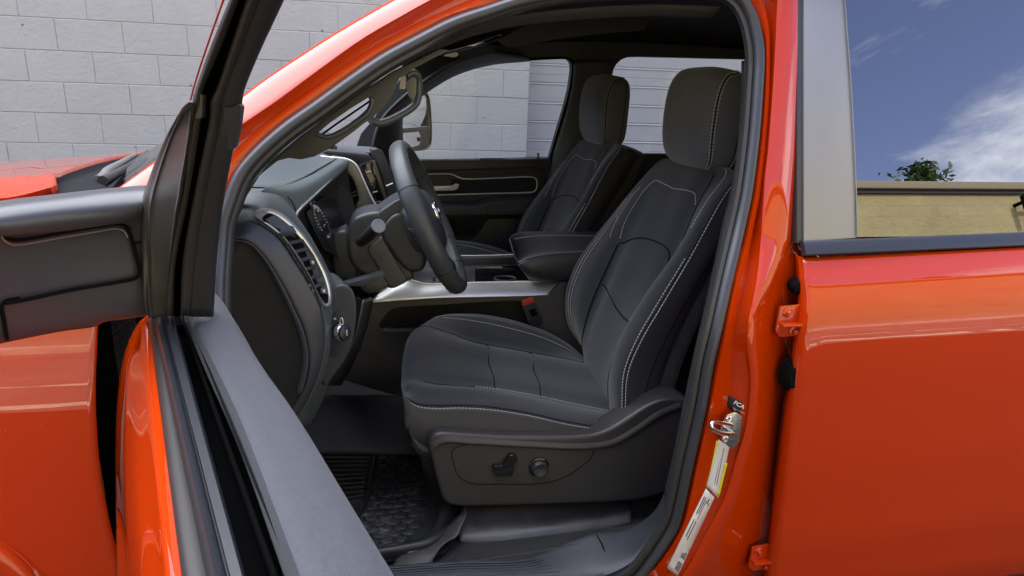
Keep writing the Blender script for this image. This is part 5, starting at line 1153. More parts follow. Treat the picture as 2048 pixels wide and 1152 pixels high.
o1 = [vpt(x, y) for x, y in vo]; i1 = [vpt(x, y, .004) for x, y in vi]
oc, ic = crs(o1, 120, True), crs(i1, 120, True)
k0 = min(range(120), key=lambda i: (ic[i]-oc[0]).length); ic = ic[k0:]+ic[:k0]
zt_ = P(560, 445, 1.27).z
ic = [p.lerp(q, .45*max(0, min(1, (zt_-p.z)*14))) for p, q in zip(ic, oc)]
bm = bmesh.new(); grid(bm, [[p+Vector((-.004, .01, 0)) for p in oc], oc, [p.lerp(q, .35)+Vector((.0015, -.005, .001)) for p, q in zip(oc, ic)], [p.lerp(q, .7)+Vector((.001, -.003, .0005)) for p, q in zip(oc, ic)], ic, [p+Vector((-.002, .006, 0)) for p in ic]], closed_u=True)
bmesh.ops.recalc_face_normals(bm, faces=bm.faces); vent = link('vent_surround', bm, SATIN, dash, 60); tag(vent, 'bright curved surround of the left air vent')
plate('vent_cavity', [p+Vector((.0, -.001, 0)) for p in ic], DARK, dash, vec=(-.004, .004, 0))
bm = bmesh.new()
for k, (xa, ya, xb, yb) in enumerate(((560, 470, 588, 466), (572, 488, 602, 482), (584, 506, 614, 498), (596, 523, 624, 514), (606, 541, 633, 532), (615, 559, 641, 549), (624, 576, 648, 566))):
    A_, B_ = vpt(xa, ya, -.003), vpt(xb, yb, -.003); ribbon_bm(bm, [A_, B_], [(-.0012, -.0035), (.0012, -.0035), (.0014, .0035), (-.0014, .0035)], (-.5, .6, .5))
bmesh.ops.recalc_face_normals(bm, faces=bm.faces); link('vent_slats', bm, PLAS, vent, 40)
plate('vent_flap', rounded([vpt(560, 462, .002), vpt(571, 451, .0), vpt(588, 452, -.002), vpt(596, 463, .0), vpt(578, 474, .004), vpt(563, 474, .006)], .003), PLASB, vent, vec=(-.006, .012, 0), bev=.001)
plate('vent_inner_bar', [vpt(601, 478, .0), vpt(607, 478, .0), vpt(628, 510, .0), vpt(645, 545, .0), vpt(640, 546, .002), vpt(622, 512, .002)], PLASG, vent, vec=(-.004, .006, 0))
for x, y in ((622, 524), (644, 581)): 
    c = vpt(x, y, -.004); box('vent_tab', c, (.010, .012, .009), PLASG, vent, bev=.002, rot=Matrix.Rotation(R(25), 3, 'Z')); box('vent_tab_face', c+Vector((.004, -.005, .0)), (.005, .006, .006), SATIN, vent, bev=.0012)
# headlamp switch pod
pod = [(640, 648), (648, 622), (660, 590), (672, 574), (688, 570), (704, 578), (712, 600), (713, 640), (704, 690), (690, 722), (668, 752), (650, 775), (640, 745), (638, 700)]
podo = plate('switch_pod', sm(PS(pod, 1.30), 60), PLASG, dash, vec=(-.03, .10, 0), bev=.012, seg=4, smooth=60)
plate('switch_panel', sm(PS([(662, 645), (672, 625), (684, 622), (694, 634), (697, 660), (690, 690), (674, 714), (664, 712), (660, 680)], 1.297), 50), PLAS, podo, vec=(0, .02, 0), bev=.002)
kcx = P(681, 664, 1.295); bm = bmesh.new(); ax = Vector((.75, -.65, .1))
disc_bm(bm, kcx, ax, [(.019, 0), (.019, .006), (.0165, .009), (.0165, .006), (.0, .006)], 28); bmesh.ops.recalc_face_normals(bm, faces=bm.faces); link('headlamp_knob', bm, CHROME, podo, 40)
lathe('headlamp_knob_face', kcx+ax.normalized()*.002, ax, [(.0155, 0), (.0155, .012), (.013, .014), (.0, .014)], PLAS, podo, sides=28)
box('knob_mark', kcx+ax.normalized()*.017, (.002, .002, .012), GAUGE, podo, bev=.0005)
tube('dimmer_ring', [P(683, 645, 1.292)+Vector((.003*math.cos(t), 0, .010*math.sin(t))) for t in [k*2*math.pi/16 for k in range(17)]], .0012, SATIN, podo, sides=6)
text_mesh('switch_print', 'A', .008, P(667, 640, 1.294), (1, 0, 0), (0, 0, 1), GAUGE, podo, depth=.0001)
# lower dash return (knee panel) dark beneath the column
loft('knee_panel', [crs(PS([(640, 770, 1.36), (668, 735, 1.36), (700, 690, 1.36), (716, 640, 1.36), (725, 600, 1.38)], 0), 20), crs(PS([(680, 770, 1.9), (700, 735, 1.9), (730, 660, 1.9), (742, 610, 1.9), (746, 590, 1.9)], 0), 20)], PLAS, dash, nu=20, nv=12, thick=.004)
plate('column_surround', PS([(648, 548, 1.46), (676, 560, 1.52), (700, 560, 1.60), (760, 560, 1.72), (770, 575, 1.8), (742, 600, 1.75), (700, 590, 1.6), (672, 585, 1.5)], 0), DARK, dash, vec=(-.03, .03, 0))
# bright-edged centre bezel and the stack
bz = [(640, 312), (665, 314), (694, 316), (706, 321), (716, 331), (726, 354), (742, 393), (759, 424), (717, 440), (711, 412), (719, 398), (713, 374), (704, 353), (692, 341), (686, 332), (680, 322)]
bez = plate('centre_bezel', rounded(PS(bz, 1.915), .004), SATIND, dash, vec=(-.01, .03, 0), bev=.002); tag(bez, 'dark satin curved bezel with bright edge beside the centre screen')
tube('bezel_edge', PS([(641, 313, 1.91), (672, 316, 1.91), (695, 319, 1.91), (707, 325, 1.91), (715, 334, 1.91), (726, 358, 1.91), (742, 393, 1.91), (759, 424, 1.91)], 0), .0028, LINE, bez, n=50, sides=8)
plate('bezel_vent', rounded(PS([(690, 343), (702, 356), (712, 378), (718, 398), (710, 412), (700, 400), (690, 380), (684, 362)], 1.911), .003), DARK, bez, vec=(0, .004, 0))
for y0, y1, x0, x1 in ((389, 383, 699, 712), (395, 389, 701, 714)): tube('bezel_vent_slat', PS([(x0, y0, 1.908), (x1, y1, 1.908)], 0), .001, SATIND, bez, sides=6)
stk = [(716, 333), (730, 326), (745, 322), (752, 345), (768, 395), (782, 440), (775, 455), (760, 426), (742, 391), (727, 354)]
stack = plate('centre_screen', PS(stk, 1.93), PIANO, dash, vec=(-.02, .12, 0), bev=.003); tag(stack, 'gloss black upright centre stack with buttons')
for k in range(5): 
    tube('stack_button', PS([(733+k*6.5, 345+k*20, 1.926), (742+k*6.5, 343+k*20, 1.926)], 0), .0028, PLASG if k % 2 else SATIND, stack, sides=6)
plate('stack_trim', rounded(PS([(745, 300), (756, 297), (766, 302), (778, 330), (790, 370), (800, 405), (790, 412), (779, 405), (765, 355), (752, 322)], 2.0), .004), mat('rubber faced trim', (.03, .03, .03), rough=.6, bump=.3, bscale=300), dash, vec=(-.01, .06, 0), bev=.003)
plate('stack_rail', PS([(744, 322), (750, 322), (763, 362), (776, 400), (784, 425), (779, 428), (766, 392), (754, 352)], 1.975), mat('amber edge', (.16, .145, .12), rough=.3, metal=.5), dash, vec=(0, .02, 0))
for x0, y0, x1, y1 in ((772, 372, 786, 366), (779, 394, 793, 388)): tube('stack_switch', PS([(x0, y0, 1.97), (x1, y1, 1.97)], 0), .0022, SATIN, dash, sides=6)
plate('stack_silver_tab', rounded(PS([(785, 405), (800, 398), (806, 402), (804, 408), (788, 412)], 1.95), .003), SATIN, dash, vec=(0, .02, 0), bev=.001)
# ribbed dash tray on top of the centre
plate('dash_tray', PS([(642, 306), (655, 301), (700, 305), (738, 309), (745, 318), (742, 326), (716, 332), (706, 321), (690, 315)], 1.98), PLASG, dash, vec=(-.02, .10, .0), bev=.004)
bm = bmesh.new()
for k in range(9): ribbon_bm(bm, PS([(700+k*4.6, 309+k*.5, 1.976), (712+k*3.6, 330-k*.3, 1.972)], 0), [(-.001, 0), (0, .0016), (.001, 0)], (0, -1, 0))
link('tray_ribs', bm, PLAS, dash, 40)
plate('dash_speaker_lid', rounded(PS([(672, 293, 2.1), (700, 291, 2.25), (740, 293, 2.3), (752, 297, 2.2), (742, 305, 2.05), (700, 303, 2.05), (676, 302, 2.05)], 0), .01), mat('pale dash panel', (.07, .08, .09), rough=.35), dash, vec=(0, .0, -.012), bev=.003)  # even grey blue lid on the dash top
plate('dash_clip', rounded(PS([(656, 296), (668, 290), (675, 293), (673, 302), (660, 303)], 2.05), .003), PIANO, dash, vec=(0, .02, 0), bev=.002)
# ------------------------------------------------------------------ steering column, wheel
colm = sub('steering_column', (0, 1.67, 1.2))
al = R(23.8); yw = R(-8)
RW = Matrix.Rotation(yw, 3, 'Z')
wc = Vector((.150, 1.665, 1.245))
uW = RW @ Vector((-math.sin(al), 0, math.cos(al))); vW = RW @ Vector((0, 1, 0)); nW = RW @ Vector((math.cos(al), 0, math.sin(al)))
def W(r, th, h=0): return wc+uW*(r*math.cos(th))+vW*(r*math.sin(th))+nW*h
wheel = sub('steering_wheel', wc)
bm = bmesh.new(); k = 96; rings = []
for i in range(k):
    t = 2*math.pi*i/k; c = W(.188, t); rad = (c-wc).normalized()
    grip = 1+.10*sum(math.exp(-((((t-a+math.pi) % (2*math.pi))-math.pi)/.22)**2) for a in (R(62), R(-62), R(118), R(-118)))
    rings.append([c+rad*(.0185*grip*math.cos(s))+nW*(.0225*grip*math.sin(s)) for s in [2*math.pi*j/18 for j in range(18)]])
grid(bm, rings, closed_u=True, closed_v=True); bmesh.ops.recalc_face_normals(bm, faces=bm.faces)
rim_ = link('rim', bm, LEATH, wheel, 80)
bm = bmesh.new()
for t in (R(-58), R(58), R(-122), R(122), R(-150), R(150)):
    c = W(.188, t); rad = (c-wc).normalized(); tube_bm(bm, [c+rad*(.0203*math.cos(s))+nW*(.0245*math.sin(s)) for s in [2*math.pi*j/24 for j in range(24)]], .0007, sides=5, closed=True)
link('rim_seam', bm, DARK, rim_, None)
bm = bmesh.new()       # laced seam along the inside of the rim
for i in range(110):
    t = R(-75)+R(150)*i/110; c = W(.188, t); rad = (c-wc).normalized(); p = c-rad*.0172+nW*.002
    tube_bm(bm, [p+nW*.005+(W(.188, t+.012)-c), p+nW*-.005], .0009, sides=4)
link('rim_lacing', bm, DARK, rim_, None)
# hub: airbag cover, spokes
def hub_ring(r, h, n=40, sq=.75):
    out = []
    for j in range(n):
        t = 2*math.pi*j/n; f = lambda v: math.copysign(abs(v)**sq, v)
        out.append(wc+uW*(r*.86*f(math.cos(t))-.006)+vW*(r*1.0*f(math.sin(t)))+nW*h)
    return out
bm = bmesh.new(); vs = grid(bm, [hub_ring(r, h) for r, h in ((.070, -.075), (.092, -.055), (.100, -.03), (.100, -.012), (.095, .004), (.082, .014), (.055, .019), (.02, .021))], closed_u=True); bm.faces.new(vs[0]); bm.faces.new(vs[-1]); bmesh.ops.recalc_face_normals(bm, faces=bm.faces)
hub = link('airbag_cover', bm, PLASG, wheel, 70)
for t, wd_ in ((R(-90), .030), (R(90), .030), (R(-158), .020), (R(158), .020)):
    a_, b_ = W(.085, t, -.012), W(.178, t, -.006)
    ribbon('spoke', [a_, a_.lerp(b_, .5)+nW*-.004, b_], [(-wd_, -.010), (-wd_, .006), (-wd_*.6, .011), (wd_*.6, .011), (wd_, .006), (wd_, -.010)], nW, PLAS, wheel, n=10, smooth=50)
# chrome ram-head badge: a shield with curled horns
bm = bmesh.new(); bc = W(.0, 0, .021)
def bp(u, v, h=0): return bc+uW*u*1.5+vW*v*1.5+nW*h
plate_bm(bm, [bp(.018, -.010), bp(.020, 0), bp(.018, .010), bp(.004, .009), bp(-.016, .004), bp(-.020, 0), bp(-.016, -.004), bp(.004, -.009)], vec=nW*.004, bev=.001)
for s in (-1, 1): tube_bm(bm, [bp(.016, s*.010, .002), bp(.020, s*.020, .002), bp(.010, s*.027, .002), bp(-.004, s*.024, .002), bp(-.007, s*.015, .002), bp(.002, s*.013, .002)], .0035, n=20, sides=8)
bmesh.ops.recalc_face_normals(bm, faces=bm.faces); link('badge', bm, CHROME, hub, 40)
# rear of wheel: switch pad ring on the near spoke seen from behind
pad = [(762, 462), (775, 440), (790, 428), (808, 428), (826, 450), (842, 490), (850, 520), (846, 540), (820, 545), (800, 530), (778, 500), (764, 478)]
padp = plate('wheel_back_cover', sm(PS([(x, y, 1.585+.0*x) for x, y in pad], 0), 50), mat('wheel rear plastic', (.018, .019, .021), rough=.45), wheel, vec=(.02, .12, 0), bev=.012, seg=4, smooth=60)
sw_ = PS([(815, 458), (822, 456), (828, 462), (838, 486), (834, 490), (828, 482), (820, 466)], 1.575)
plate('audio_switch', rounded(sw_, .002), PIANO, padp, vec=(0, .012, 0), bev=.0015)
tube('audio_switch_rim', crs(PS([(818, 457), (824, 458), (830, 466), (839, 487)], 1.574), 20), .0010, SATIN, padp, sides=6)
# column shroud
cs1 = [(696, 470), (706, 440), (722, 430), (757, 424), (770, 430), (778, 452), (800, 500), (828, 556), (812, 566), (786, 578), (770, 575), (742, 556), (718, 545), (700, 520)]
shroud = plate('column_shroud', sm(PS([(x, y, 1.60) for x, y in cs1], 0), 70), mat('column plastic', (.030, .032, .035), rough=.45, bump=.2, bscale=500), colm, vec=(.0, .13, 0), bev=.016, seg=5, smooth=60)
plate('shroud_lower', sm(PS([(736, 498), (752, 484), (764, 472), (776, 492), (800, 535), (814, 562), (800, 572), (786, 577), (775, 570), (752, 530)], 1.592), 50), mat('taupe column panel', (.046, .043, .040), rough=.5, bump=.2, bscale=500), colm, vec=(0, .05, 0), bev=.006, seg=3, smooth=60)
plate('column_collar', sm(PS([(757, 428), (775, 412), (800, 398), (812, 402), (818, 420), (808, 430), (792, 432), (778, 446), (768, 452)], 1.60), 40), PLASG, colm, vec=(0, .12, 0), bev=.010, seg=4, smooth=60)
plate('column_boot', sm(PS([(668, 470), (690, 462), (706, 500), (716, 545), (706, 580), (684, 590), (672, 560), (664, 520)], 1.62), 40), PLAS, colm, vec=(0, .1, 0), bev=.012, seg=4, smooth=60)
tube('turn_stalk', PS([(722, 483, 1.60), (735, 473, 1.56), (748, 460, 1.51), (757, 452, 1.475)], 0), .0145, PLAS, colm, n=16, sides=20, taper=lambda f: .95+.1*f)
kn = P(757, 452, 1.472); ka = (kn-P(735, 473, 1.56)).normalized()
lathe('stalk_knob', kn, ka, [(.0155, -.004), (.0160, 0), (.0155, .002), (.0125, .0025), (.0125, .0018), (.0, .0018)], mat('grey knob cap', (.16, .165, .18), rough=.35), colm, sides=32)
plate('tilt_lever', rounded(PS([(683, 571), (700, 566), (735, 556), (766, 546), (771, 549), (766, 556), (735, 567), (722, 573), (700, 572)], 1.50), .004), PLASG, colm, vec=(0, .035, 0), bev=.003)
plate('tilt_lever_base', rounded(PS([(725, 566), (766, 552), (778, 572), (760, 585), (740, 588), (722, 580)], 1.56), .006), PLAS, colm, vec=(0, .08, 0), bev=.006)
# ------------------------------------------------------------------ centre console
cons = sub('centre_console', (.35, 2.09, .9))
ce = [(744, 603), (785, 600), (830, 597), (880, 594), (970, 592), (1055, 590), (1097, 588)]
ct = [(760, 584), (785, 566), (797, 561), (818, 560), (850, 568), (900, 568), (945, 566), (1000, 565), (1060, 564), (1121, 563)]
lo_, hi_ = crs(PS(ce, 1.948), 50), crs(PS(ct, 1.985), 50)
loft('console_trim', [off_row(lo_, (0, .01, -.002)), lo_, [p.lerp(q, .12)+Vector((0, -.002, .002)) for p, q in zip(lo_, hi_)], [p.lerp(q, .5)+Vector((0, -.003, .005)) for p, q in zip(lo_, hi_)], [p.lerp(q, .93)+Vector((0, -.001, .002)) for p, q in zip(lo_, hi_)], hi_, off_row(hi_, (0, .012, .0))], SATIN, cons, nu=60, nv=24, thick=.002, smooth=60)
tube('console_trim_edge', [p+Vector((0, -.002, .002)) for p in hi_], .0022, LINE, cons, sides=6)
tube('console_trim_edge', [p+Vector((0, -.001, -.001)) for p in lo_], .0018, LINE, cons, sides=6)
hole = [(756, 655), (768, 632), (782, 618), (800, 614), (900, 608), (980, 603), (1030, 600), (1050, 605), (1062, 640), (1060, 658), (800, 658), (768, 660)]
plate('console_side', PS([(744, 604), (830, 598), (970, 593), (1097, 589), (1122, 564), (1160, 565), (1230, 700), (1200, 800), (820, 800), (660, 752), (670, 725), (700, 680), (725, 635)], 1.952), mat('console side plastic', (.055, .051, .049), rough=.5, bump=.25, bscale=500), cons, holes=[rounded(PS(hole, 1.952), .012)], vec=(0, .008, 0), bev=.0)
plate('console_pocket', PS([(740, 670), (750, 600), (1090, 595), (1090, 700)], 2.03), mat('pocket lining', (.022, .020, .019), rough=.7), cons, vec=(0, .004, 0))
plate('pocket_shelf', [P(764, 662, 1.94), P(940, 661, 1.94), P(1060, 660, 1.94), P(1060, 652, 2.03), P(770, 650, 2.03)], PLASG, cons, vec=(0, 0, -.008), bev=.003)
plate('console_lid_cover', rounded(PS([(697, 675), (723, 677), (724, 702), (696, 702)], 1.949), .003), PLAS, cons, vec=(0, .003, 0), bev=.001)
# console top with cup bin
loft('console_top', [off_row(hi_, (0, .01, -.001)), off_row(hi_, (0, .03, -.006)), off_row(hi_, (0, .06, -.04)), off_row(hi_, (0, .16, -.04)), off_row(hi_, (0, .20, .0)), off_row(hi_, (0, .26, .0)), off_row(hi_, (0, .27, -.1))], PLAS, cons, nu=40, nv=40, thick=.003)
tube('console_far_line', PS([(905, 511, 2.22), (960, 511, 2.22), (1030, 509, 2.22)], 0), .0018, LINE, cons, n=16, sides=6)
plate('console_far_wall', rounded(PS([(920, 516), (1028, 514), (1036, 530), (1035, 540), (930, 545)], 2.20), .004), PLASG, cons, vec=(0, .02, 0), bev=.003)
plate('console_bin', rounded(PS([(950, 535), (1035, 530), (1058, 560), (950, 563)], 2.10), .004), PIANO, cons, vec=(0, .03, -.01), bev=.002)
tube('cup_holder_rim', [P(1010, 557, 2.05)+Vector((.035*math.cos(t), .03*math.sin(t), 0)) for t in [k*2*math.pi/30 for k in range(31)]], .003, PLASG, cons, sides=6)
for x in (868, 880): box('console_socket', P(x, 557, 2.02), (.008, .01, .018), PLASG, cons, bev=.002)
# armrest
A0 = [(1020, 478, 1.99), (1024, 470, 2.05), (1040, 465, 2.12), (1060, 463, 2.22), (1140, 462, 2.24), (1220, 463, 2.24)]
A1 = [(1021, 481, 1.985), (1030, 479, 2.03), (1060, 474, 2.10), (1100, 472, 2.13), (1160, 472, 2.13), (1230, 474, 2.13)]
A2 = [(1033, 520, 1.945), (1045, 514, 1.965), (1070, 506, 1.98), (1110, 501, 1.985), (1150, 499, 1.985), (1200, 498, 1.985)]
A3 = [(1037, 526, 1.943), (1048, 519, 1.945), (1075, 512, 1.945), (1110, 507, 1.945), (1150, 505, 1.945), (1200, 504, 1.945)]
A4 = [(1048, 545, 1.945), (1060, 540, 1.935), (1085, 535, 1.932), (1120, 533, 1.932), (1150, 532, 1.932), (1190, 532, 1.932)]
A5 = [(1056, 556, 1.96), (1070, 559, 1.95), (1090, 560, 1.945), (1120, 560, 1.945), (1150, 558, 1.945), (1180, 556, 1.945)]
A6 = [(1060, 560, 2.0), (1080, 564, 2.0), (1100, 565, 2.0), (1120, 565, 2.0), (1150, 563, 2.0), (1180, 560, 2.0)]
arm = loft('armrest', [crs(PS(r, 0), 40) for r in (A0, A1, A2, A3, A4, A5, A6)], mat('armrest vinyl', (.026, .026, .029), rough=.42, bump=.3, bscale=350, bdist=.0008), cons, nu=50, nv=50, thick=.004, smooth=70)
fr0 = [crs(PS(r, 0), 40)[0] for r in (A0, A1, A2, A3, A4, A5, A6)]
plate('armrest_front', fr0, PLAS, cons, vec=(.01, .012, 0))
stitches('armrest_stitching', [[p+Vector((0, -.002, .0022)) for p in crs(PS(A3, 0), 40)], [p+Vector((0, -.003, -.005)) for p in crs(PS(A3, 0), 40)], [p+Vector((0, -.001, .002)) for p in crs(PS(A1[1:], 0), 30)]], THREAD, arm, r=.0008, dash=.005, gap=.003)
plate('seat_side_filler', PS([(1112, 592), (1150, 562), (1200, 600), (1200, 700), (1110, 680), (1095, 640)], 1.958), PLASG, cons, vec=(0, .02, 0))
# ------------------------------------------------------------------ far side of the cab
pdoor = sub('passenger_door', (.6, 3.0, .9)); tag(pdoor, 'closed passenger door with bright trim line, pull handle and armrest')
wh1 = [(790, 322), (790, 215), (846, 182), (872, 165), (901, 149), (935, 137), (971, 128), (1010, 123), (1058, 119), (1127, 116), (1139, 118), (1145, 126), (1146, 139), (1140, 180), (1131, 215), (1117, 262), (1104, 307), (1101, 316), (960, 319)]
wh2 = [(1216, 250), (1218, 200), (1224, 153), (1227, 139), (1233, 128), (1243, 119), (1256, 114), (1280, 113), (1400, 116), (1488, 118), (1700, 125), (1760, 310), (1500, 309), (1281, 308), (1225, 307), (1217, 290)]
outer = [(700, 800), (700, 330), (722, 268), (746, 240), (772, 200), (806, 150), (850, 118), (905, 96), (960, 84), (1060, 76), (1300, 70), (1600, 72), (2100, 90), (2150, 800)]
far = plate('far_side_trim', PS(outer, 2.93), mat('pillar trim grey', (.058, .059, .053), rough=.55, bump=.2, bscale=400), truck, holes=[PS(wh1, 2.93), PS(wh2, 2.93)], vec=(0, .055, 0), smooth=30)
tag(far, 'dark inner trim around the far side windows')
plate('far_body_side', PS(outer, 3.02), PAINT, truck, holes=[PS(wh1, 3.02), PS(wh2, 3.02)], vec=(0, .02, 0), smooth=30)
plate('front_window_glass', PS(wh1, 3.00), GLASS, pdoor, vec=(0, .003, 0)); plate('rear_window_glass', PS(wh2, 3.00), GLASS, truck, vec=(0, .003, 0))
tube('window_rubber', crs(PS(wh1[2:], 2.925), 80), .006, DARK, pdoor, sides=6)
# far front pillar (wide dark trim) and far centre pillar
fp0 = PS([(735, 330, 2.6), (756, 246, 2.6), (800, 196, 2.6), (846, 160, 2.6), (905, 122, 2.6), (990, 98, 2.6)], 0)
fp1 = PS([(805, 330, 2.9), (806, 215, 2.9), (846, 184, 2.92), (905, 149, 2.92), (975, 127, 2.92), (1060, 118, 2.92)], 0)
loft('far_front_pillar', [crs(fp0, 30), [p.lerp(q, .6)+Vector((.02, -.02, 0)) for p, q in zip(crs(fp0, 30), crs(fp1, 30))], crs(fp1, 30)], mat('pillar skin', (.034, .035, .034), rough=.55), truck, nu=30, nv=14, thick=.01)
cpl = PS([(1150, 122, 2.90), (1148, 160, 2.90), (1137, 215, 2.90), (1122, 265, 2.90), (1108, 312, 2.90), (1090, 400, 2.90), (1070, 500, 2.9)], 0)
cpm = PS([(1172, 122, 2.86), (1170, 160, 2.86), (1160, 215, 2.86), (1146, 265, 2.86), (1130, 312, 2.86), (1112, 400, 2.86), (1095, 500, 2.86)], 0)
cpr = PS([(1226, 122, 2.86), (1222, 160, 2.86), (1214, 215, 2.86), (1206, 265, 2.86), (1200, 312, 2.86), (1190, 400, 2.86), (1180, 500, 2.86)], 0)
loft('far_centre_pillar', [off_row(cpl, (0, .03, 0)), cpl, cpm, cpr, off_row(cpr, (.01, .06, 0))], mat('taupe pillar trim', (.10, .10, .088), rough=.55, bump=.15, bscale=400), truck, nu=40, nv=24, thick=.004)
belt = [(1178, 232, 2.84), (1160, 285, 2.83), (1148, 318, 2.82), (1130, 345, 2.81)]
ribbon('seat_belt', PS([(1190, 200, 2.84), (1163, 272, 2.83), (1138, 318, 2.81), (1120, 352, 2.79)], 0), [(-.023, 0), (.023, 0), (.023, .002), (-.023, .002)], (-.3, -1, .2), BELTF, truck, n=16)
plate('belt_latch', rounded(PS([(1120, 335), (1127, 320), (1131, 321), (1125, 338)], 2.80), .002), CHROME, truck, vec=(0, .003, 0))
# door panel pieces
bt = [(800, 321), (960, 319), (1103, 316), (1103, 330), (1090, 334), (1080, 338), (960, 343), (800, 352)]
plate('belt_top', PS([(760, 322), (960, 320), (1103, 317), (1102, 336), (1083, 339), (1060, 336), (960, 340), (760, 346)], 2.90), PLASG, pdoor, vec=(0, .05, 0), bev=.007, seg=3, smooth=60)
lathe('lock_knob', P(1076, 318, 2.92), (0, 0, 1), [(.014, 0), (.012, .004), (.004, .006), (.004, .018), (.0055, .02), (.0045, .026)], PLAS, pdoor, sides=16)
plate('upper_panel', PS([(760, 345), (960, 342), (1085, 340), (1100, 345), (1090, 410), (1070, 470), (1050, 500), (760, 500)], 2.925), PLAS, pdoor, vec=(0, .02, 0))
plate('speaker_insert', rounded(PS([(905, 350), (1050, 346), (1060, 349), (1068, 356), (940, 357), (918, 353)], 2.918), .003), mat('ribbed dark trim', (.02, .017, .014), rough=.5), pdoor, vec=(0, .008, 0))
plate('door_insert', rounded(PS([(865, 358), (1065, 357), (1073, 364), (1071, 382), (1064, 387), (862, 390)], 2.919), .004), mat('insert cloth', (.016, .015, .014), rough=.8), pdoor, vec=(0, .008, 0))
tube('bright_line', crs(PS([(820, 349), (900, 348), (907, 350), (924, 357), (935, 358), (1000, 356), (1062, 354), (1071, 357), (1074, 364), (1072, 379), (1066, 384), (1055, 385), (980, 387), (870, 390)], 2.914), 110), .0030, LINE, pdoor, sides=8)
plate('door_pull', rounded(PS([(855, 373), (890, 372), (906, 371), (912, 367), (919, 369), (916, 377), (908, 381), (855, 382)], 2.895), .004), LINE, pdoor, vec=(0, .02, 0), bev=.002)
plate('handle_recess', rounded(PS([(850, 357), (893, 356), (902, 362), (905, 371), (850, 375)], 2.917), .004), mat('handle cup', (.03, .022, .016), rough=.5), pdoor, vec=(0, .003, 0))
plate('door_armrest', rounded(PS([(880, 415), (895, 412), (965, 411), (985, 402), (1060, 400), (1110, 400), (1110, 430), (985, 431), (970, 432), (893, 432), (885, 428)], 2.80), .012), PLASG, pdoor, vec=(0, .12, 0), bev=.010, seg=4, smooth=60)
tube('armrest_gap', PS([(972, 411, 2.797), (974, 420, 2.795), (973, 431, 2.797)], 0), .001, DARK, pdoor, n=8, sides=6)
stitches('armrest_line', [PS([(978, 421, 2.796), (1020, 419, 2.796), (1060, 418, 2.796)], 0)], THREADG, pdoor, r=.0006)
plate('lower_panel', PS([(740, 430), (1120, 430), (1060, 620), (740, 620)], 2.93), PLAS, pdoor, vec=(0, .02, 0))
plate('map_pocket', rounded(PS([(888, 438), (970, 436), (960, 455), (945, 472), (900, 474), (890, 460)], 2.925), .006), mat('pocket brown', (.022, .016, .012), rough=.6), pdoor, vec=(0, .004, 0))
plate('pocket_wall', rounded(PS([(975, 438), (1070, 436), (1060, 470), (1040, 500), (930, 500), (955, 470)], 2.90), .01), PLASG, pdoor, vec=(0, .03, 0), bev=.005)
# far mirror
fm = sub('far_door_mirror', (.25, 3.3, 1.4)); tag(fm, 'black towing mirror on the far side, upper and lower glass')
mo_ = [(800, 196), (815, 188), (846, 183), (854, 188), (858, 200), (861, 285), (858, 293), (848, 298), (822, 300), (800, 300)]
def FM(px, d=0): return [P(x, y, 3.22+(x-805)*.0040+d) for x, y in px]
plate('mirror_housing', rounded(FM(mo_), .012), PLAS, fm, vec=(-.05, .10, 0), bev=.008, seg=3, smooth=60)
plate('mirror_glass', rounded(FM([(802, 194), (816, 190), (844, 186), (850, 192), (854, 203), (856, 253), (804, 257)], -.004), .006), MIRR, fm, vec=(0, .004, 0))
plate('mirror_glass', rounded(FM([(806, 266), (840, 263), (842, 280), (838, 290), (820, 296), (806, 296)], -.004), .006), MIRR, fm, vec=(0, .004, 0))
ribbon('mirror_divider', FM([(802, 261), (857, 257)], -.008), [(-.004, -.004), (.004, -.004), (.004, .006), (-.004, .006)], (0, -1, 0), PLASG, fm, n=6)
tube('mirror_frame', sm(FM([(800, 194), (815, 187), (846, 183), (854, 189), (858, 202), (861, 285), (857, 293), (846, 298), (822, 300), (800, 302)], -.006), 70), .006, mat('mirror frame black', (.012, .012, .013), rough=.3), fm, closed=True, sides=8)
plate('mirror_arm', FM([(770, 180), (806, 190), (806, 300), (770, 300)], .01), PLAS, fm, vec=(-.02, .05, 0))
# ------------------------------------------------------------------ near front pillar trim, grab handles, visor, rear-view mirror
pt0 = BS([(455, 420), (500, 360), (560, 300), (600, 268), (660, 225), (720, 180), (780, 138), (850, 98), (930, 62), (1010, 38), (1100, 22), (1250, 12), (1440, 10)], .05)
a_ = crs(pt0, 60)
ph = [(636, 266), (660, 246), (700, 218), (739, 194), (743, 199), (742, 208), (737, 219), (722, 233), (700, 249), (684, 259), (668, 267), (655, 271), (645, 271)]
tr_ = [(452, 440), (490, 384), (540, 325), (600, 275), (660, 232), (720, 186), (750, 168), (790, 142), (840, 118), (880, 98), (900, 100), (862, 119), (833, 134), (800, 156), (790, 175), (786, 190), (770, 212), (745, 236), (728, 247), (708, 263), (669, 291), (647, 304), (629, 313), (602, 319), (577, 316), (555, 322), (520, 350), (495, 390), (470, 440)]
ptr = plate('front_pillar_trim', PS([(x, y, 1.30) for x, y in tr_], 0), mat('pillar trim dark', (.030, .029, .027), rough=.5, bump=.2, bscale=500), truck, holes=[PS(ph, 1.30)], vec=(-.004, .015, 0), bev=.003, smooth=50)
tag(ptr, 'dark front pillar trim with a slot through which the wall shows')
tube('slot_rim', crs(PS([(634, 268), (650, 274), (668, 271), (690, 260), (715, 243), (736, 226), (744, 208), (743, 197)], 1.298), 50), .0045, mat('grey slot rim', (.055, .06, .064), rough=.4), ptr, sides=8)
tube('slot_bar', crs(PS([(644, 269), (670, 250), (705, 226), (740, 202)], 1.315), 20), .0022, DARK, ptr, sides=6)
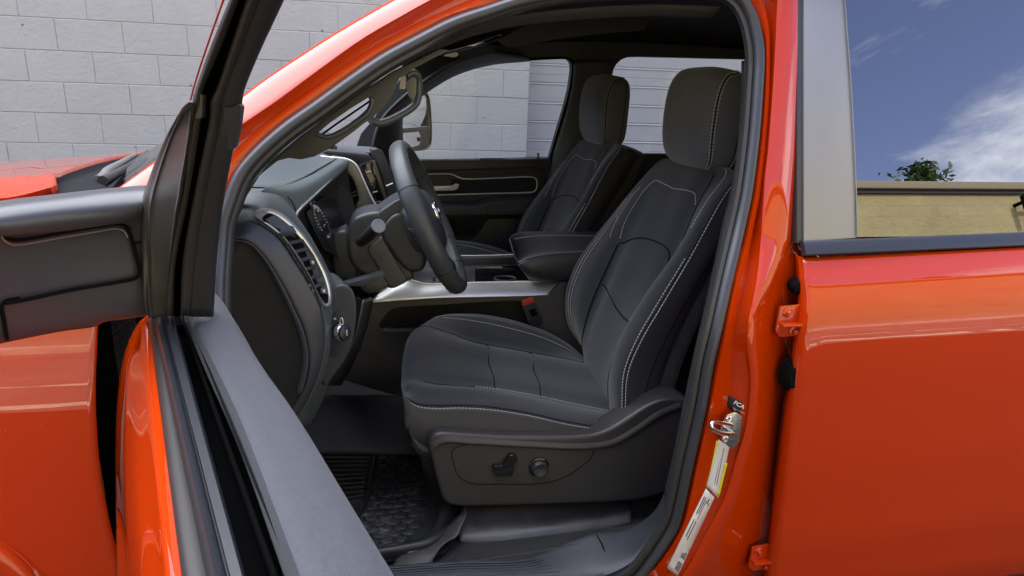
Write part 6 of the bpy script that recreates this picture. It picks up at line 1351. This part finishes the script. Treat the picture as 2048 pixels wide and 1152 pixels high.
tube('grab_handle', crs(PS([(812, 152, 1.36), (826, 146, 1.365), (834, 150, 1.37), (837, 162, 1.375), (837, 185, 1.375), (833, 205, 1.37), (820, 218, 1.36), (795, 233, 1.345), (773, 243, 1.335), (757, 246, 1.33), (742, 240, 1.32)], 0), 60), .0075, mat('grab handle grey', (.055, .062, .062), rough=.42), ptr, sides=12, ry=.011, up=(0, 1, 0))
plate('grab_handle_mount', rounded(PS([(802, 154), (812, 150), (811, 178), (799, 178)], 1.355), .002), SATIND, ptr, vec=(0, .01, 0))
plate('grab_handle_cover', rounded(PS([(812, 166), (828, 150), (833, 156), (833, 185), (827, 205), (818, 192)], 1.365), .003), mat('handle insert', (.075, .085, .08), rough=.35), ptr, vec=(0, .008, 0), bev=.002)
rv = sub('rear_view_mirror', (.25, 2.0, 1.68))
plate('mirror_shell', rounded(PS([(905, 108), (925, 112), (960, 112), (985, 105), (991, 98), (990, 90), (960, 88), (930, 95), (905, 102)], 1.98), .006), HEAD, rv, vec=(-.02, .06, 0), bev=.005)
tube('mirror_edge', crs(PS([(882, 110), (900, 106), (930, 98), (970, 88), (995, 78), (1004, 71), (997, 70), (975, 78), (940, 90), (905, 100), (885, 106)], 1.90), 60), .0016, CHROME, rv, sides=6)
plate('mirror_pane', PS([(884, 109), (905, 104), (940, 94), (975, 83), (1002, 72), (996, 71), (972, 79), (938, 91), (900, 102)], 1.902), MIRR, rv, vec=(0, .004, 0))
plate('mirror_stem', rounded(PS([(888, 112), (905, 100), (918, 108), (912, 114)], 1.93), .003), SATIND, rv, vec=(0, .02, 0))
plate('sun_visor', rounded(PS([(1000, 78), (1060, 45), (1150, 30), (1300, 30), (1290, 60), (1180, 70), (1080, 84), (1020, 94)], 1.75), .01), HEAD, truck, vec=(-.01, .02, 0), bev=.006)
# upper inner trim ahead of the seal: dark strip along roof rail
up0 = crs(BS([(850, 92), (900, 66), (960, 45), (1040, 28), (1150, 16), (1300, 8), (1440, 12)], .05), 60)
loft('roof_rail_trim', [up0, off_row(up0, (0, .02, -.012)), off_row(up0, (0, .05, -.014)), off_row(up0, (0, .10, .0))], HEAD, truck, nu=60, nv=10, thick=.004)
# near centre pillar inner trim beside the seat
cp = crs(BS([(1488, 120), (1486, 200), (1478, 308), (1464, 395), (1450, 450), (1428, 554), (1405, 658), (1386, 740), (1370, 817), (1346, 935), (1328, 1010)], .05), 60)
loft('near_centre_pillar', [off_row(cp, (.0, 0, 0)), off_row(cp, (.012, .02, 0)), off_row(cp, (.03, .06, 0)), off_row(cp, (.16, .07, 0))], PLAS, truck, nu=60, nv=10, thick=.004)
